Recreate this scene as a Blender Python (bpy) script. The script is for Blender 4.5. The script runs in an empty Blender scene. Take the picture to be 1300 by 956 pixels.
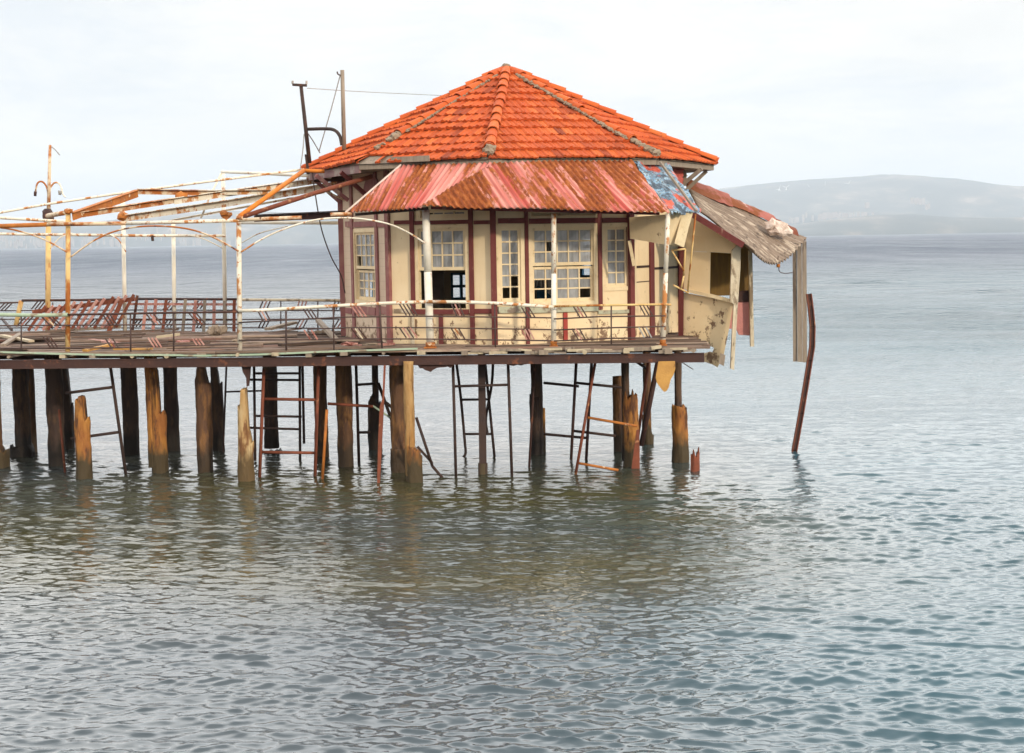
import bpy, bmesh, math, random
import numpy as np
from mathutils import Vector, Matrix, noise as mnoise

R = math.radians
rnd = random.Random(11)
scene = bpy.context.scene
col = scene.collection

# ------------------------------------------------------------------ camera
CAM_H = 4.15
F = 2000.0                       # focal length in photo pixels (1300 wide)
CX, CY = 650.0, 478.0
PITCH = math.atan((CY - 304.5) / F)
ROLL = -R(0.945)
cam_rot = Matrix.Rotation(math.pi / 2 - PITCH, 4, 'X') @ Matrix.Rotation(ROLL, 4, 'Z')
cam_mat = Matrix.Translation((0, 0, CAM_H)) @ cam_rot
cd = bpy.data.cameras.new('camera')
cam = bpy.data.objects.new('camera', cd)
col.objects.link(cam)
cam.matrix_world = cam_mat
cd.sensor_width = 36.0
cd.sensor_fit = 'HORIZONTAL'
cd.lens = F / 1300.0 * 36.0
cd.clip_start = 0.1
cd.clip_end = 40000
scene.camera = cam
C0 = Vector((0, 0, CAM_H))
R3 = cam_rot.to_3x3()


def ray(px, py):
    return R3 @ Vector(((px - CX) / F, (CY - py) / F, -1.0))


def P(px, py, Y):
    """world point seen at photo pixel (px, py) at distance Y along the view axis of the world"""
    d = ray(px, py)
    return C0 + d * (Y / d.y)


def W(px, py, z=0.0):
    d = ray(px, py)
    return C0 + d * ((z - CAM_H) / d.z)


def onplane(px, py, p0, n):
    d = ray(px, py)
    return C0 + d * ((p0 - C0).dot(n) / d.dot(n))


def proj(p):
    q = R3.transposed() @ (Vector(p) - C0)
    return CX + F * q.x / -q.z, CY - F * q.y / -q.z


# ------------------------------------------------------------------ materials
def newmat(name):
    m = bpy.data.materials.new(name)
    m.use_nodes = True
    nt = m.node_tree
    return m, nt, nt.nodes['Principled BSDF']


def N(nt, typ, **kw):
    n = nt.nodes.new(typ)
    for k, v in kw.items():
        setattr(n, k, v)
    return n


def coords(nt, stretch=(1, 1, 1), uv=False, rand=True):
    tc = N(nt, 'ShaderNodeTexCoord')
    out = tc.outputs['UV' if uv else 'Object']
    if rand:
        oi = N(nt, 'ShaderNodeObjectInfo')
        mul = N(nt, 'ShaderNodeMath', operation='MULTIPLY')
        mul.inputs[1].default_value = 53.0
        nt.links.new(oi.outputs['Random'], mul.inputs[0])
        ad = N(nt, 'ShaderNodeVectorMath', operation='ADD')
        nt.links.new(out, ad.inputs[0])
        nt.links.new(mul.outputs[0], ad.inputs[1])
        out = ad.outputs[0]
    mp = N(nt, 'ShaderNodeMapping')
    mp.inputs['Scale'].default_value = stretch
    nt.links.new(out, mp.inputs['Vector'])
    return mp.outputs[0]


def noise(nt, vec, scale=5, detail=6, rough=0.6, dist=0.0):
    n = N(nt, 'ShaderNodeTexNoise')
    n.inputs['Scale'].default_value = scale
    n.inputs['Detail'].default_value = detail
    n.inputs['Roughness'].default_value = rough
    n.inputs['Distortion'].default_value = dist
    nt.links.new(vec, n.inputs['Vector'])
    return n.outputs['Fac']


def ramp(nt, fac, stops, interp='LINEAR'):
    r = N(nt, 'ShaderNodeValToRGB')
    cr = r.color_ramp
    cr.interpolation = interp
    while len(cr.elements) < len(stops):
        cr.elements.new(0.5)
    for e, (p, c) in zip(cr.elements, stops):
        e.position = p
        e.color = (c, c, c, 1) if isinstance(c, (int, float)) else (*c, 1)
    nt.links.new(fac, r.inputs[0])
    return r.outputs[0]


def mix(nt, fac, a, b, blend='MIX'):
    m = N(nt, 'ShaderNodeMix', data_type='RGBA', blend_type=blend)
    for sock, v in ((m.inputs[0], fac), (m.inputs[6], a), (m.inputs[7], b)):
        if isinstance(v, (int, float)):
            sock.default_value = v
        elif isinstance(v, tuple):
            sock.default_value = (*v, 1)
        else:
            nt.links.new(v, sock)
    return m.outputs[2]


def bump(nt, bsdf, h, strength=0.4, dist=0.02):
    b = N(nt, 'ShaderNodeBump')
    b.inputs['Strength'].default_value = strength
    b.inputs['Distance'].default_value = dist
    nt.links.new(h, b.inputs['Height'])
    nt.links.new(b.outputs[0], bsdf.inputs['Normal'])


def weather(name, base, var, patches=(), scale=3.0, stretch=(1, 1, 1), rough=0.75, bumps=0.35, uv=False, vscale=None, spec=0.3):
    """base colour varied towards var; patches = [(lo, hi, scale, stretch, rgb), ...] worn areas with soft edges"""
    m, nt, b = newmat(name)
    v = coords(nt, stretch, uv)
    n0 = noise(nt, v, scale, 6)
    c = mix(nt, ramp(nt, n0, [(0.3, 0.0), (0.7, 1.0)]), base, var)
    last = n0
    for lo, hi, sc, st, rgb in patches:
        pv = coords(nt, st, uv)
        n1 = noise(nt, pv, sc, 8, 0.65)
        c = mix(nt, ramp(nt, n1, [(lo, 0.0), (hi, 1.0)]), c, rgb)
        last = n1
    nt.links.new(c, b.inputs['Base Color'])
    b.inputs['Roughness'].default_value = rough
    b.inputs['Specular IOR Level'].default_value = spec
    fine = noise(nt, coords(nt, stretch, uv), scale * 6, 5)
    ad = N(nt, 'ShaderNodeMath', operation='ADD')
    nt.links.new(fine, ad.inputs[0])
    nt.links.new(last, ad.inputs[1])
    if bumps:
        bump(nt, b, ad.outputs[0], bumps, 0.02)
    return m


M = {}
ONE = (1, 1, 1)
RUST = (0.36, 0.115, 0.024)
RUSTD = (0.10, 0.032, 0.018)
M['white_rust'] = weather('white_rusty_paint', (0.78, 0.73, 0.62), (0.62, 0.55, 0.43),
                          [(0.52, 0.58, 5, (1, 1, 0.6), (0.42, 0.17, 0.05)), (0.60, 0.64, 11, ONE, RUST), (0.68, 0.71, 9, ONE, RUSTD)], 4)
M['cream_rust'] = weather('cream_rusty_paint', (0.72, 0.50, 0.22), (0.55, 0.36, 0.14),
                          [(0.52, 0.58, 3.0, (1, 1, 0.5), RUST), (0.66, 0.7, 9, ONE, RUSTD)], 4)
M['white_clean'] = weather('white_post_paint', (0.80, 0.76, 0.67), (0.66, 0.59, 0.46),
                           [(0.60, 0.66, 3.0, (1, 1, 0.6), RUST)], 3)
M['rust_orange'] = weather('orange_rust', (0.48, 0.17, 0.03), (0.25, 0.075, 0.02),
                           [(0.60, 0.64, 6, ONE, (0.62, 0.47, 0.30)), (0.64, 0.68, 9, ONE, RUSTD)], 6)
M['rust_half'] = weather('half_rusted_paint', (0.62, 0.52, 0.38), (0.55, 0.40, 0.26),
                         [(0.46, 0.54, 2.6, ONE, RUST), (0.58, 0.64, 5, ONE, RUSTD)], 5)
M['rust_bright'] = weather('bright_rust', (0.62, 0.20, 0.02), (0.48, 0.14, 0.02), [], 6)
M['rust_dark'] = weather('dark_rust', (0.062, 0.028, 0.021), (0.042, 0.020, 0.017),
                         [(0.58, 0.68, 3.5, ONE, (0.19, 0.065, 0.03))], 5)
M['rust_red'] = weather('red_rust', (0.22, 0.060, 0.030), (0.13, 0.040, 0.022),
                        [(0.60, 0.66, 5, ONE, (0.38, 0.17, 0.08))], 5)
M['rust_faded'] = weather('faded_red_wood', (0.36, 0.13, 0.10), (0.50, 0.30, 0.25),
                          [(0.52, 0.62, 5, ONE, (0.20, 0.055, 0.04))], 6)
M['steel_dark'] = weather('black_rusted_steel', (0.035, 0.022, 0.02), (0.055, 0.03, 0.022),
                          [(0.6, 0.7, 4, ONE, (0.12, 0.045, 0.025))], 6)
M['wire'] = weather('thin_dark_wire', (0.05, 0.035, 0.035), (0.09, 0.05, 0.04), [], 6, bumps=0)
M['pale_wire'] = weather('pale_cable', (0.35, 0.34, 0.33), (0.25, 0.24, 0.22), [], 6, bumps=0)
M['timber_red'] = weather('oxblood_timber', (0.120, 0.026, 0.024), (0.165, 0.040, 0.034),
                          [(0.60, 0.68, 5, (1, 1, 0.3), (0.30, 0.16, 0.12))], 4)
M['timber_faded'] = weather('faded_plum_timber', (0.22, 0.075, 0.075), (0.28, 0.13, 0.11),
                            [(0.56, 0.66, 4, (1, 1, 0.3), (0.42, 0.28, 0.20))], 4)
M['fascia'] = weather('plum_and_grey_fascia', (0.16, 0.07, 0.075), (0.24, 0.15, 0.14),
                      [(0.52, 0.6, 2, ONE, (0.30, 0.25, 0.21))], 4, (0.3, 0.3, 3))
M['frame_cream'] = weather('cream_window_paint', (0.76, 0.62, 0.40), (0.64, 0.49, 0.29),
                           [(0.61, 0.67, 8, ONE, (0.42, 0.30, 0.17))], 4)
M['grey_wood'] = weather('weathered_grey_wood', (0.30, 0.24, 0.18), (0.19, 0.145, 0.11),
                         [(0.58, 0.66, 3, (2, 2, 0.3), (0.11, 0.08, 0.06))], 6, (3, 3, 0.35))
M['pale_wood'] = weather('pale_end_grain', (0.50, 0.42, 0.29), (0.34, 0.27, 0.18),
                         [(0.58, 0.68, 6, ONE, (0.16, 0.12, 0.08))], 8)
M['white_wood'] = weather('flaking_white_wood', (0.62, 0.54, 0.40), (0.50, 0.40, 0.27),
                          [(0.52, 0.58, 5, (1, 1, 0.35), (0.23, 0.17, 0.11))], 6)
M['yellow_board'] = weather('ochre_board', (0.50, 0.27, 0.07), (0.36, 0.18, 0.05),
                            [(0.6, 0.66, 5, ONE, (0.15, 0.07, 0.02))], 5)
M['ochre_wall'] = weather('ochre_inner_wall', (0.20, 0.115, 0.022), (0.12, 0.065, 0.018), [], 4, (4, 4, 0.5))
M['pink_wall'] = weather('pink_tile_wall', (0.55, 0.23, 0.20), (0.47, 0.19, 0.17), [(0.62, 0.7, 6, ONE, (0.30, 0.13, 0.11))], 4)
M['green_trim'] = weather('sea_green_trim', (0.28, 0.38, 0.27), (0.36, 0.41, 0.30),
                          [(0.56, 0.64, 4, ONE, (0.22, 0.16, 0.11))], 5)
M['sill_green'] = weather('grey_green_sill', (0.42, 0.43, 0.31), (0.36, 0.33, 0.23),
                          [(0.52, 0.6, 5, ONE, (0.20, 0.15, 0.11))], 5)
M['plaster'] = weather('crumbling_mortar', (0.33, 0.25, 0.17), (0.18, 0.13, 0.09), [], 9, bumps=0.8)
M['plaster_white'] = weather('white_rubble', (0.74, 0.62, 0.54), (0.52, 0.38, 0.30), [], 12, bumps=0.8)
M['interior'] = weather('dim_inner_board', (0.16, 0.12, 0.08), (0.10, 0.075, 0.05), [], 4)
M['blue_wood'] = weather('blue_painted_board', (0.05, 0.20, 0.32), (0.04, 0.14, 0.24), [], 4)
M['curtain'] = weather('pale_grey_curtain', (0.42, 0.40, 0.36), (0.22, 0.20, 0.18), [], 6, (5, 5, 0.2))
M['asbestos'] = weather('grey_corrugated_sheet', (0.25, 0.185, 0.135), (0.16, 0.115, 0.085),
                        [(0.54, 0.62, 2.5, (0.6, 6, 1), (0.42, 0.34, 0.26)), (0.55, 0.62, 6, (1, 5, 1), (0.09, 0.065, 0.05))], 5, (0.7, 7, 1), uv=True)
M['flash_red'] = weather('red_flashing_metal', (0.36, 0.12, 0.10), (0.22, 0.065, 0.035),
                         [(0.50, 0.54, 1.6, ONE, (0.20, 0.06, 0.02)), (0.60, 0.64, 1.9, ONE, (0.52, 0.34, 0.30))], 2)
M['tile_rim'] = weather('white_verge_metal', (0.70, 0.62, 0.55), (0.55, 0.44, 0.38), [], 5)
M['insulator'] = weather('pale_insulator', (0.45, 0.42, 0.38), (0.3, 0.27, 0.24), [], 5, bumps=0)

# weather-boarded cream walls: fine joints between boards, scuffs and bare patches
def wall_mat(name, base, var, dirt, lo, board=0.17, joints=True):
    m, nt, b = newmat(name)
    v = coords(nt)
    c = mix(nt, ramp(nt, noise(nt, v, 1.6, 5), [(0.3, 0.0), (0.7, 1.0)]), base, var)
    st = noise(nt, coords(nt, (5, 5, 0.4)), 2.2, 6)
    c = mix(nt, ramp(nt, st, [(0.58, 0.0), (0.85, 0.45)]), c, dirt)
    # bare patches, more of them low on the wall
    tc = N(nt, 'ShaderNodeTexCoord')
    sep = N(nt, 'ShaderNodeSeparateXYZ')
    nt.links.new(tc.outputs['Object'], sep.inputs[0])
    low = N(nt, 'ShaderNodeMapRange')
    low.inputs['From Min'].default_value = 0.95
    low.inputs['From Max'].default_value = 0.1
    low.inputs['To Max'].default_value = 0.13
    nt.links.new(sep.outputs['Z'], low.inputs['Value'])
    n1 = noise(nt, coords(nt, (1, 1, 0.8)), 5.0, 9, 0.72)
    ad = N(nt, 'ShaderNodeMath', operation='ADD')
    nt.links.new(n1, ad.inputs[0])
    nt.links.new(low.outputs[0], ad.inputs[1])
    peel = ramp(nt, ad.outputs[0], [(lo, 0.0), (lo + 0.04, 1.0)])
    c = mix(nt, peel, c, (0.20, 0.12, 0.07))
    h = peel
    if joints:
        wv = N(nt, 'ShaderNodeMath', operation='FRACT')
        dv = N(nt, 'ShaderNodeMath', operation='DIVIDE')
        dv.inputs[1].default_value = board
        nt.links.new(sep.outputs['Z'], dv.inputs[0])
        nt.links.new(dv.outputs[0], wv.inputs[0])
        j = ramp(nt, wv.outputs[0], [(0.0, 1.0), (0.05, 0.0)])
        c = mix(nt, mix(nt, 0.45, (0, 0, 0), j), c, (0.12, 0.07, 0.04))
        h = mix(nt, 0.5, peel, j)
    inv = N(nt, 'ShaderNodeMath', operation='SUBTRACT')
    inv.inputs[0].default_value = 1.0
    nt.links.new(h, inv.inputs[1])
    bump(nt, b, inv.outputs[0], 0.35, 0.01)
    nt.links.new(c, b.inputs['Base Color'])
    b.inputs['Roughness'].default_value = 0.65
    b.inputs['Specular IOR Level'].default_value = 0.3
    return m


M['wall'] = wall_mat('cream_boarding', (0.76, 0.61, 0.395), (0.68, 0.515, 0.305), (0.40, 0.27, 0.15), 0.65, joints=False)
M['wall_pale'] = wall_mat('dull_pink_boarding', (0.60, 0.47, 0.34), (0.52, 0.38, 0.27), (0.30, 0.19, 0.13), 0.64, board=0.14)  # duller, pinker boarding for the left facet alone
M['wall_loose'] = wall_mat('loose_panel_paint', (0.74, 0.585, 0.365), (0.66, 0.49, 0.28), (0.45, 0.31, 0.18), 0.645, joints=False)

# roof tiles
m, nt, b = newmat('orange_clay_tile')
at = N(nt, 'ShaderNodeAttribute', attribute_name='var')
v = coords(nt)
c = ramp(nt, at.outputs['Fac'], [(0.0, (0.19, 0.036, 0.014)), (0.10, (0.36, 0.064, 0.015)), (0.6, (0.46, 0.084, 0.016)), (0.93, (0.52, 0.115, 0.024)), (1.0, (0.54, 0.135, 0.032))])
c = mix(nt, ramp(nt, noise(nt, v, 0.9, 4), [(0.42, 0.0), (0.72, 0.55)]), c, (0.47, 0.075, 0.018))
c = mix(nt, ramp(nt, noise(nt, v, 11, 8, 0.7), [(0.57, 0.0), (0.68, 0.8)]), c, (0.17, 0.045, 0.02))
c = mix(nt, ramp(nt, noise(nt, v, 23, 4, 0.6), [(0.72, 0.0), (0.76, 0.7)]), c, (0.62, 0.48, 0.36))
nt.links.new(c, b.inputs['Base Color'])
b.inputs['Roughness'].default_value = 0.8
b.inputs['Specular IOR Level'].default_value = 0.25
bump(nt, b, noise(nt, v, 30, 5), 0.3, 0.01)
M['tile'] = m

# red corrugated iron: faded pink paint, rust running down the slope
def iron_mat(name, lo):
    m, nt, b = newmat(name)
    sheet = noise(nt, coords(nt, (1.5, 0.22, 1), True), 1.5, 3, 0.55)          # whole sheets and half sheets
    run = noise(nt, coords(nt, (7.0, 0.42, 1), True), 1.7, 7, 0.62)           # streaks down single corrugations
    spot = noise(nt, coords(nt, (2.5, 1.3, 1), True), 5.0, 9, 0.75)
    fade = noise(nt, coords(nt, (5, 0.25, 1), True), 1.6, 4)
    c = mix(nt, ramp(nt, fade, [(0.36, 0.0), (0.58, 1.0)]), (0.45, 0.088, 0.070), (0.62, 0.285, 0.235))
    def madd(x, k, y):
        q = N(nt, 'ShaderNodeMath', operation='MULTIPLY_ADD')
        nt.links.new(x, q.inputs[0])
        q.inputs[1].default_value = k
        if y is None:
            q.inputs[2].default_value = 0
        else:
            nt.links.new(y, q.inputs[2])
        return q.outputs[0]
    f = madd(sheet, 0.50, madd(run, 0.24, madd(spot, 0.26, None)))
    rf = ramp(nt, f, [(lo, 0.0), (lo + 0.022, 1.0)])
    rc = ramp(nt, spot, [(0.35, (0.12, 0.028, 0.012)), (0.50, (0.26, 0.066, 0.016)), (0.62, (0.40, 0.13, 0.035)), (0.78, (0.50, 0.24, 0.14))])
    c = mix(nt, rf, c, rc)
    nt.links.new(c, b.inputs['Base Color'])
    b.inputs['Roughness'].default_value = 0.7
    b.inputs['Specular IOR Level'].default_value = 0.25
    bump(nt, b, spot, 0.4, 0.01)
    return m


M['iron_left'] = iron_mat('red_iron_half_rusted', 0.505)
M['iron_right'] = iron_mat('red_iron_rust_streaked', 0.462)

# torn painted sheet: blue, white, black and red rags of paint
m, nt, b = newmat('torn_blue_sheet')
v = coords(nt, (1, 1, 1))
c = ramp(nt, noise(nt, v, 3.4, 9, 0.75, 1.2), [(0.0, (0.02, 0.03, 0.045)), (0.44, (0.045, 0.065, 0.09)), (0.49, (0.16, 0.20, 0.24)), (0.52, (0.03, 0.22, 0.42)),
                                           (0.545, (0.50, 0.58, 0.60)), (0.565, (0.035, 0.05, 0.07)), (0.66, (0.20, 0.24, 0.26))])
c = mix(nt, ramp(nt, noise(nt, coords(nt), 1.6, 4), [(0.56, 0.0), (0.6, 1.0)]), c, (0.50, 0.09, 0.05))
nt.links.new(c, b.inputs['Base Color'])
b.inputs['Roughness'].default_value = 0.6
bump(nt, b, noise(nt, v, 8, 8, 0.7), 0.8, 0.04)
M['blue_sheet'] = m

# old glass, dusty: part see-through, with pale sky reflection put into its colour
m, nt, b = newmat('dusty_reflecting_pane')
v = coords(nt, (6, 6, 0.7))
c = ramp(nt, noise(nt, v, 2.5, 5), [(0.3, (0.20, 0.20, 0.20)), (0.7, (0.44, 0.44, 0.43))])
nt.links.new(c, b.inputs['Base Color'])
b.inputs['Roughness'].default_value = 0.12
b.inputs['Specular IOR Level'].default_value = 0.9
tr = N(nt, 'ShaderNodeBsdfTransparent')
ms = N(nt, 'ShaderNodeMixShader')
fr = ramp(nt, noise(nt, coords(nt), 2.2, 3), [(0.35, 0.62), (0.65, 0.88)])
nt.links.new(fr, ms.inputs[0])
nt.links.new(tr.outputs[0], ms.inputs[1])
nt.links.new(b.outputs[0], ms.inputs[2])
nt.links.new(ms.outputs[0], nt.nodes['Material Output'].inputs['Surface'])
M['pane'] = m

# deck boards: each board has its own tone
m, nt, b = newmat('weathered_deck_board')
at = N(nt, 'ShaderNodeAttribute', attribute_name='var')
c = ramp(nt, at.outputs['Fac'], [(0.0, (0.060, 0.040, 0.030)), (0.45, (0.17, 0.115, 0.085)), (0.8, (0.27, 0.19, 0.145)), (1.0, (0.42, 0.32, 0.24))])
g = noise(nt, coords(nt, (0.6, 9, 4)), 3.0, 8, 0.7)
c = mix(nt, ramp(nt, g, [(0.45, 0.0), (0.7, 0.75)]), c, (0.07, 0.045, 0.034))
c = mix(nt, ramp(nt, noise(nt, coords(nt), 1.4, 6), [(0.56, 0.0), (0.66, 0.5)]), c, (0.24, 0.10, 0.075))
nt.links.new(c, b.inputs['Base Color'])
b.inputs['Roughness'].default_value = 0.85
b.inputs['Specular IOR Level'].default_value = 0.2
bump(nt, b, g, 0.5, 0.02)
M['deck'] = m

# piles: crumbling concrete casing and timber; the dark one has the shade put into its colour
def pile_mat(name, base, var, patch, wet):
    m, nt, b = newmat(name)
    v = coords(nt, (1.6, 1.6, 0.55))
    c = mix(nt, ramp(nt, noise(nt, v, 2.6, 8, 0.65), [(0.36, 0.0), (0.62, 1.0)]), base, var)
    c = mix(nt, ramp(nt, noise(nt, coords(nt, (2, 2, 0.5)), 3.0, 9, 0.7), [(0.50, 0.0), (0.58, 0.9)]), c, patch)
    crack = noise(nt, coords(nt, (6, 6, 0.35)), 2.5, 6, 0.6)
    c = mix(nt, ramp(nt, crack, [(0.60, 0.0), (0.68, 0.8)]), c, tuple(0.35 * q for q in patch))
    geo = N(nt, 'ShaderNodeNewGeometry')
    sep = N(nt, 'ShaderNodeSeparateXYZ')
    nt.links.new(geo.outputs['Position'], sep.inputs[0])
    wob = N(nt, 'ShaderNodeMath', operation='MULTIPLY_ADD')
    nt.links.new(noise(nt, coords(nt, (3, 3, 1)), 3, 4), wob.inputs[0])
    wob.inputs[1].default_value = -0.62
    nt.links.new(sep.outputs['Z'], wob.inputs[2])
    wt = ramp(nt, wob.outputs[0], [(0.0, 1.0), (0.26, 0.0)])
    c = mix(nt, wt, c, wet)
    nt.links.new(c, b.inputs['Base Color'])
    b.inputs['Roughness'].default_value = 0.75
    b.inputs['Specular IOR Level'].default_value = 0.3
    bump(nt, b, noise(nt, coords(nt, (1.5, 1.5, 0.6)), 9, 8, 0.7), 0.7, 0.04)
    return m


M['pile_ochre'] = pile_mat('ochre_stained_casing', (0.43, 0.195, 0.042), (0.25, 0.092, 0.024), (0.075, 0.030, 0.016), (0.060, 0.042, 0.020))
M['pile_pale'] = pile_mat('pale_broken_casing', (0.47, 0.34, 0.18), (0.36, 0.20, 0.065), (0.16, 0.065, 0.025), (0.11, 0.07, 0.03))
M['pile_tan'] = pile_mat('tan_split_timber', (0.44, 0.28, 0.12), (0.30, 0.15, 0.045), (0.15, 0.06, 0.02), (0.18, 0.11, 0.045))
M['pile_brown'] = pile_mat('brown_timber_pile', (0.125, 0.062, 0.030), (0.085, 0.042, 0.025), (0.21, 0.10, 0.035), (0.05, 0.032, 0.018))
M['pile_shaded'] = pile_mat('shaded_timber_pile', (0.045, 0.028, 0.022), (0.065, 0.038, 0.027), (0.10, 0.055, 0.03), (0.018, 0.013, 0.010))


# ------------------------------------------------------------------ mesh builder and tagging
class MB:
    def __init__(self):
        self.v, self.f, self.uv, self.var = [], [], {}, {}

    def add(self, verts, faces, var=None, uvs=None):
        o = len(self.v)
        self.v += [Vector(p) for p in verts]
        for k, f in enumerate(faces):
            if var is not None:
                self.var[len(self.f)] = var
            self.f.append(tuple(o + i for i in f))
        if uvs:
            for k, u in enumerate(uvs):
                self.uv[o + k] = u
        return o

    def hexa(self, a, b, var=None):
        """a, b: two matching quads (4 points each); closed solid between them"""
        vs = list(a) + list(b)
        self.add(vs, [(3, 2, 1, 0), (4, 5, 6, 7), (0, 1, 5, 4), (1, 2, 6, 5), (2, 3, 7, 6), (3, 0, 4, 7)], var)

    def bar(self, p, q, w, h, up=(0, 0, 1), var=None, w2=None, h2=None):
        p, q = Vector(p), Vector(q)
        d = (q - p).normalized()
        up = Vector(up)
        if abs(d.dot(up)) > 0.97:
            up = Vector((0, 1, 0))
        s = d.cross(up).normalized()
        u = s.cross(d).normalized()
        w2, h2 = w2 or w, h2 or h
        A = [p + s * (w / 2) * i + u * (h / 2) * j for i, j in ((-1, -1), (1, -1), (1, 1), (-1, 1))]
        B = [q + s * (w2 / 2) * i + u * (h2 / 2) * j for i, j in ((-1, -1), (1, -1), (1, 1), (-1, 1))]
        self.hexa(A, B, var)

    def tube(self, pts, r, n=8, r2=None):
        pts = [Vector(p) for p in pts]
        rings = []
        L = len(pts)
        prev = None
        for i, p in enumerate(pts):
            d = (pts[min(i + 1, L - 1)] - pts[max(i - 1, 0)]).normalized()
            if prev is None:
                up = Vector((0, 0, 1)) if abs(d.z) < 0.9 else Vector((0, 1, 0))
                s = d.cross(up).normalized()
            else:
                s = (prev - d * prev.dot(d)).normalized()
            prev = s
            u = s.cross(d)
            rr = r if r2 is None else r + (r2 - r) * i / max(1, L - 1)
            rings.append([p + s * rr * math.cos(2 * math.pi * k / n) + u * rr * math.sin(2 * math.pi * k / n) for k in range(n)])
        vs = [p for rg in rings for p in rg]
        fs = []
        for i in range(L - 1):
            for k in range(n):
                a, b_ = i * n + k, i * n + (k + 1) % n
                fs.append((a, b_, b_ + n, a + n))
        fs.append(tuple(range(n - 1, -1, -1)))
        fs.append(tuple((L - 1) * n + k for k in range(n)))
        self.add(vs, fs)

    def slab(self, poly, n, t):
        """closed prism: polygon points, pushed by t along n"""
        n = Vector(n).normalized() * t
        a = [Vector(p) for p in poly]
        b = [p + n for p in a]
        k = len(a)
        fs = [tuple(range(k)), tuple(range(2 * k - 1, k - 1, -1))]
        fs += [(i, k + i, k + (i + 1) % k, (i + 1) % k) for i in range(k)]
        self.add(a + b, fs)

    def build(self, name, m, parent=None, smooth=False, solid=0.0):
        org = Vector((0, 0, 0))
        root = parent
        while root is not None and root.parent is not None:
            root = root.parent
        if root is not None:
            org = Vector(root['_o'])
        elif self.v:
            mn = Vector([min(p[i] for p in self.v) for i in range(3)])
            mx = Vector([max(p[i] for p in self.v) for i in range(3)])
            org = Vector(((mn.x + mx.x) / 2, (mn.y + mx.y) / 2, mn.z))
        me = bpy.data.meshes.new(name)
        me.from_pydata([p - org for p in self.v], [], self.f)
        if self.uv:
            ul = me.uv_layers.new(name='UVMap')
            for lp in me.loops:
                ul.data[lp.index].uv = self.uv.get(lp.vertex_index, (0, 0))
        if self.var:
            at = me.attributes.new('var', 'FLOAT', 'FACE')
            for i in range(len(me.polygons)):
                at.data[i].value = self.var.get(i, 0.5)
        bm = bmesh.new()
        bm.from_mesh(me)
        bmesh.ops.recalc_face_normals(bm, faces=bm.faces)
        bm.to_mesh(me)
        bm.free()
        if smooth:
            for p in me.polygons:
                p.use_smooth = True
        me.materials.append(m)
        o = bpy.data.objects.new(name, me)
        col.objects.link(o)
        if parent is None:
            o.location = org
            o['_o'] = tuple(org)
        else:
            o.parent = parent
        if solid:
            s = o.modifiers.new('thickness', 'SOLIDIFY')
            s.thickness = solid
            s.offset = 0
        return o


def tag(o, label, cat, group=None, kind=None):
    o['label'] = label
    o['category'] = cat
    if group:
        o['group'] = group
    if kind:
        o['kind'] = kind
    return o


def empty(name, loc, label, cat, group=None):
    o = bpy.data.objects.new(name, None)
    o.location = loc
    o['_o'] = tuple(loc)
    o.empty_display_size = 0.3
    col.objects.link(o)
    return tag(o, label, cat, group)


def tube_obj(name, pts, r, m, parent=None, n=8, r2=None):
    b_ = MB()
    b_.tube(pts, r, n, r2)
    return b_.build(name, m, parent, smooth=True)


def bar_obj(name, p, q, w, h, m, parent=None, up=(0, 0, 1)):
    b_ = MB()
    b_.bar(p, q, w, h, up)
    return b_.build(name, m, parent)


def arc(pts, n=14):
    """smooth curve through the points (Catmull-Rom)"""
    pts = [Vector(p) for p in pts]
    e = [pts[0] * 2 - pts[1]] + pts + [pts[-1] * 2 - pts[-2]]
    out = []
    for i in range(1, len(e) - 2):
        for k in range(n):
            t = k / n
            a, b_, c_, d = e[i - 1], e[i], e[i + 1], e[i + 2]
            out.append(0.5 * ((2 * b_) + (c_ - a) * t + (2 * a - 5 * b_ + 4 * c_ - d) * t * t + (3 * b_ - a - 3 * c_ + d) * t ** 3))
    out.append(pts[-1])
    return out


DECK = 2.30


def Yf(x):                       # line of the deck's front edge
    return 27.0 - 0.085 * x


def PF(px, py, back=0.0):        # pixel on the vertical plane of the deck's front edge, set back by some metres
    return onplane(px, py, Vector((0, 27.0 + back, 0)), Vector((0.085, 1, 0)))


def PB(px, py, back=0.0):        # the same on the plane of the deck's rear edge
    return onplane(px, py, Vector((-4.3, 33.15 + back, 0)), Vector((0.277, 1, 0)))


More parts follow.
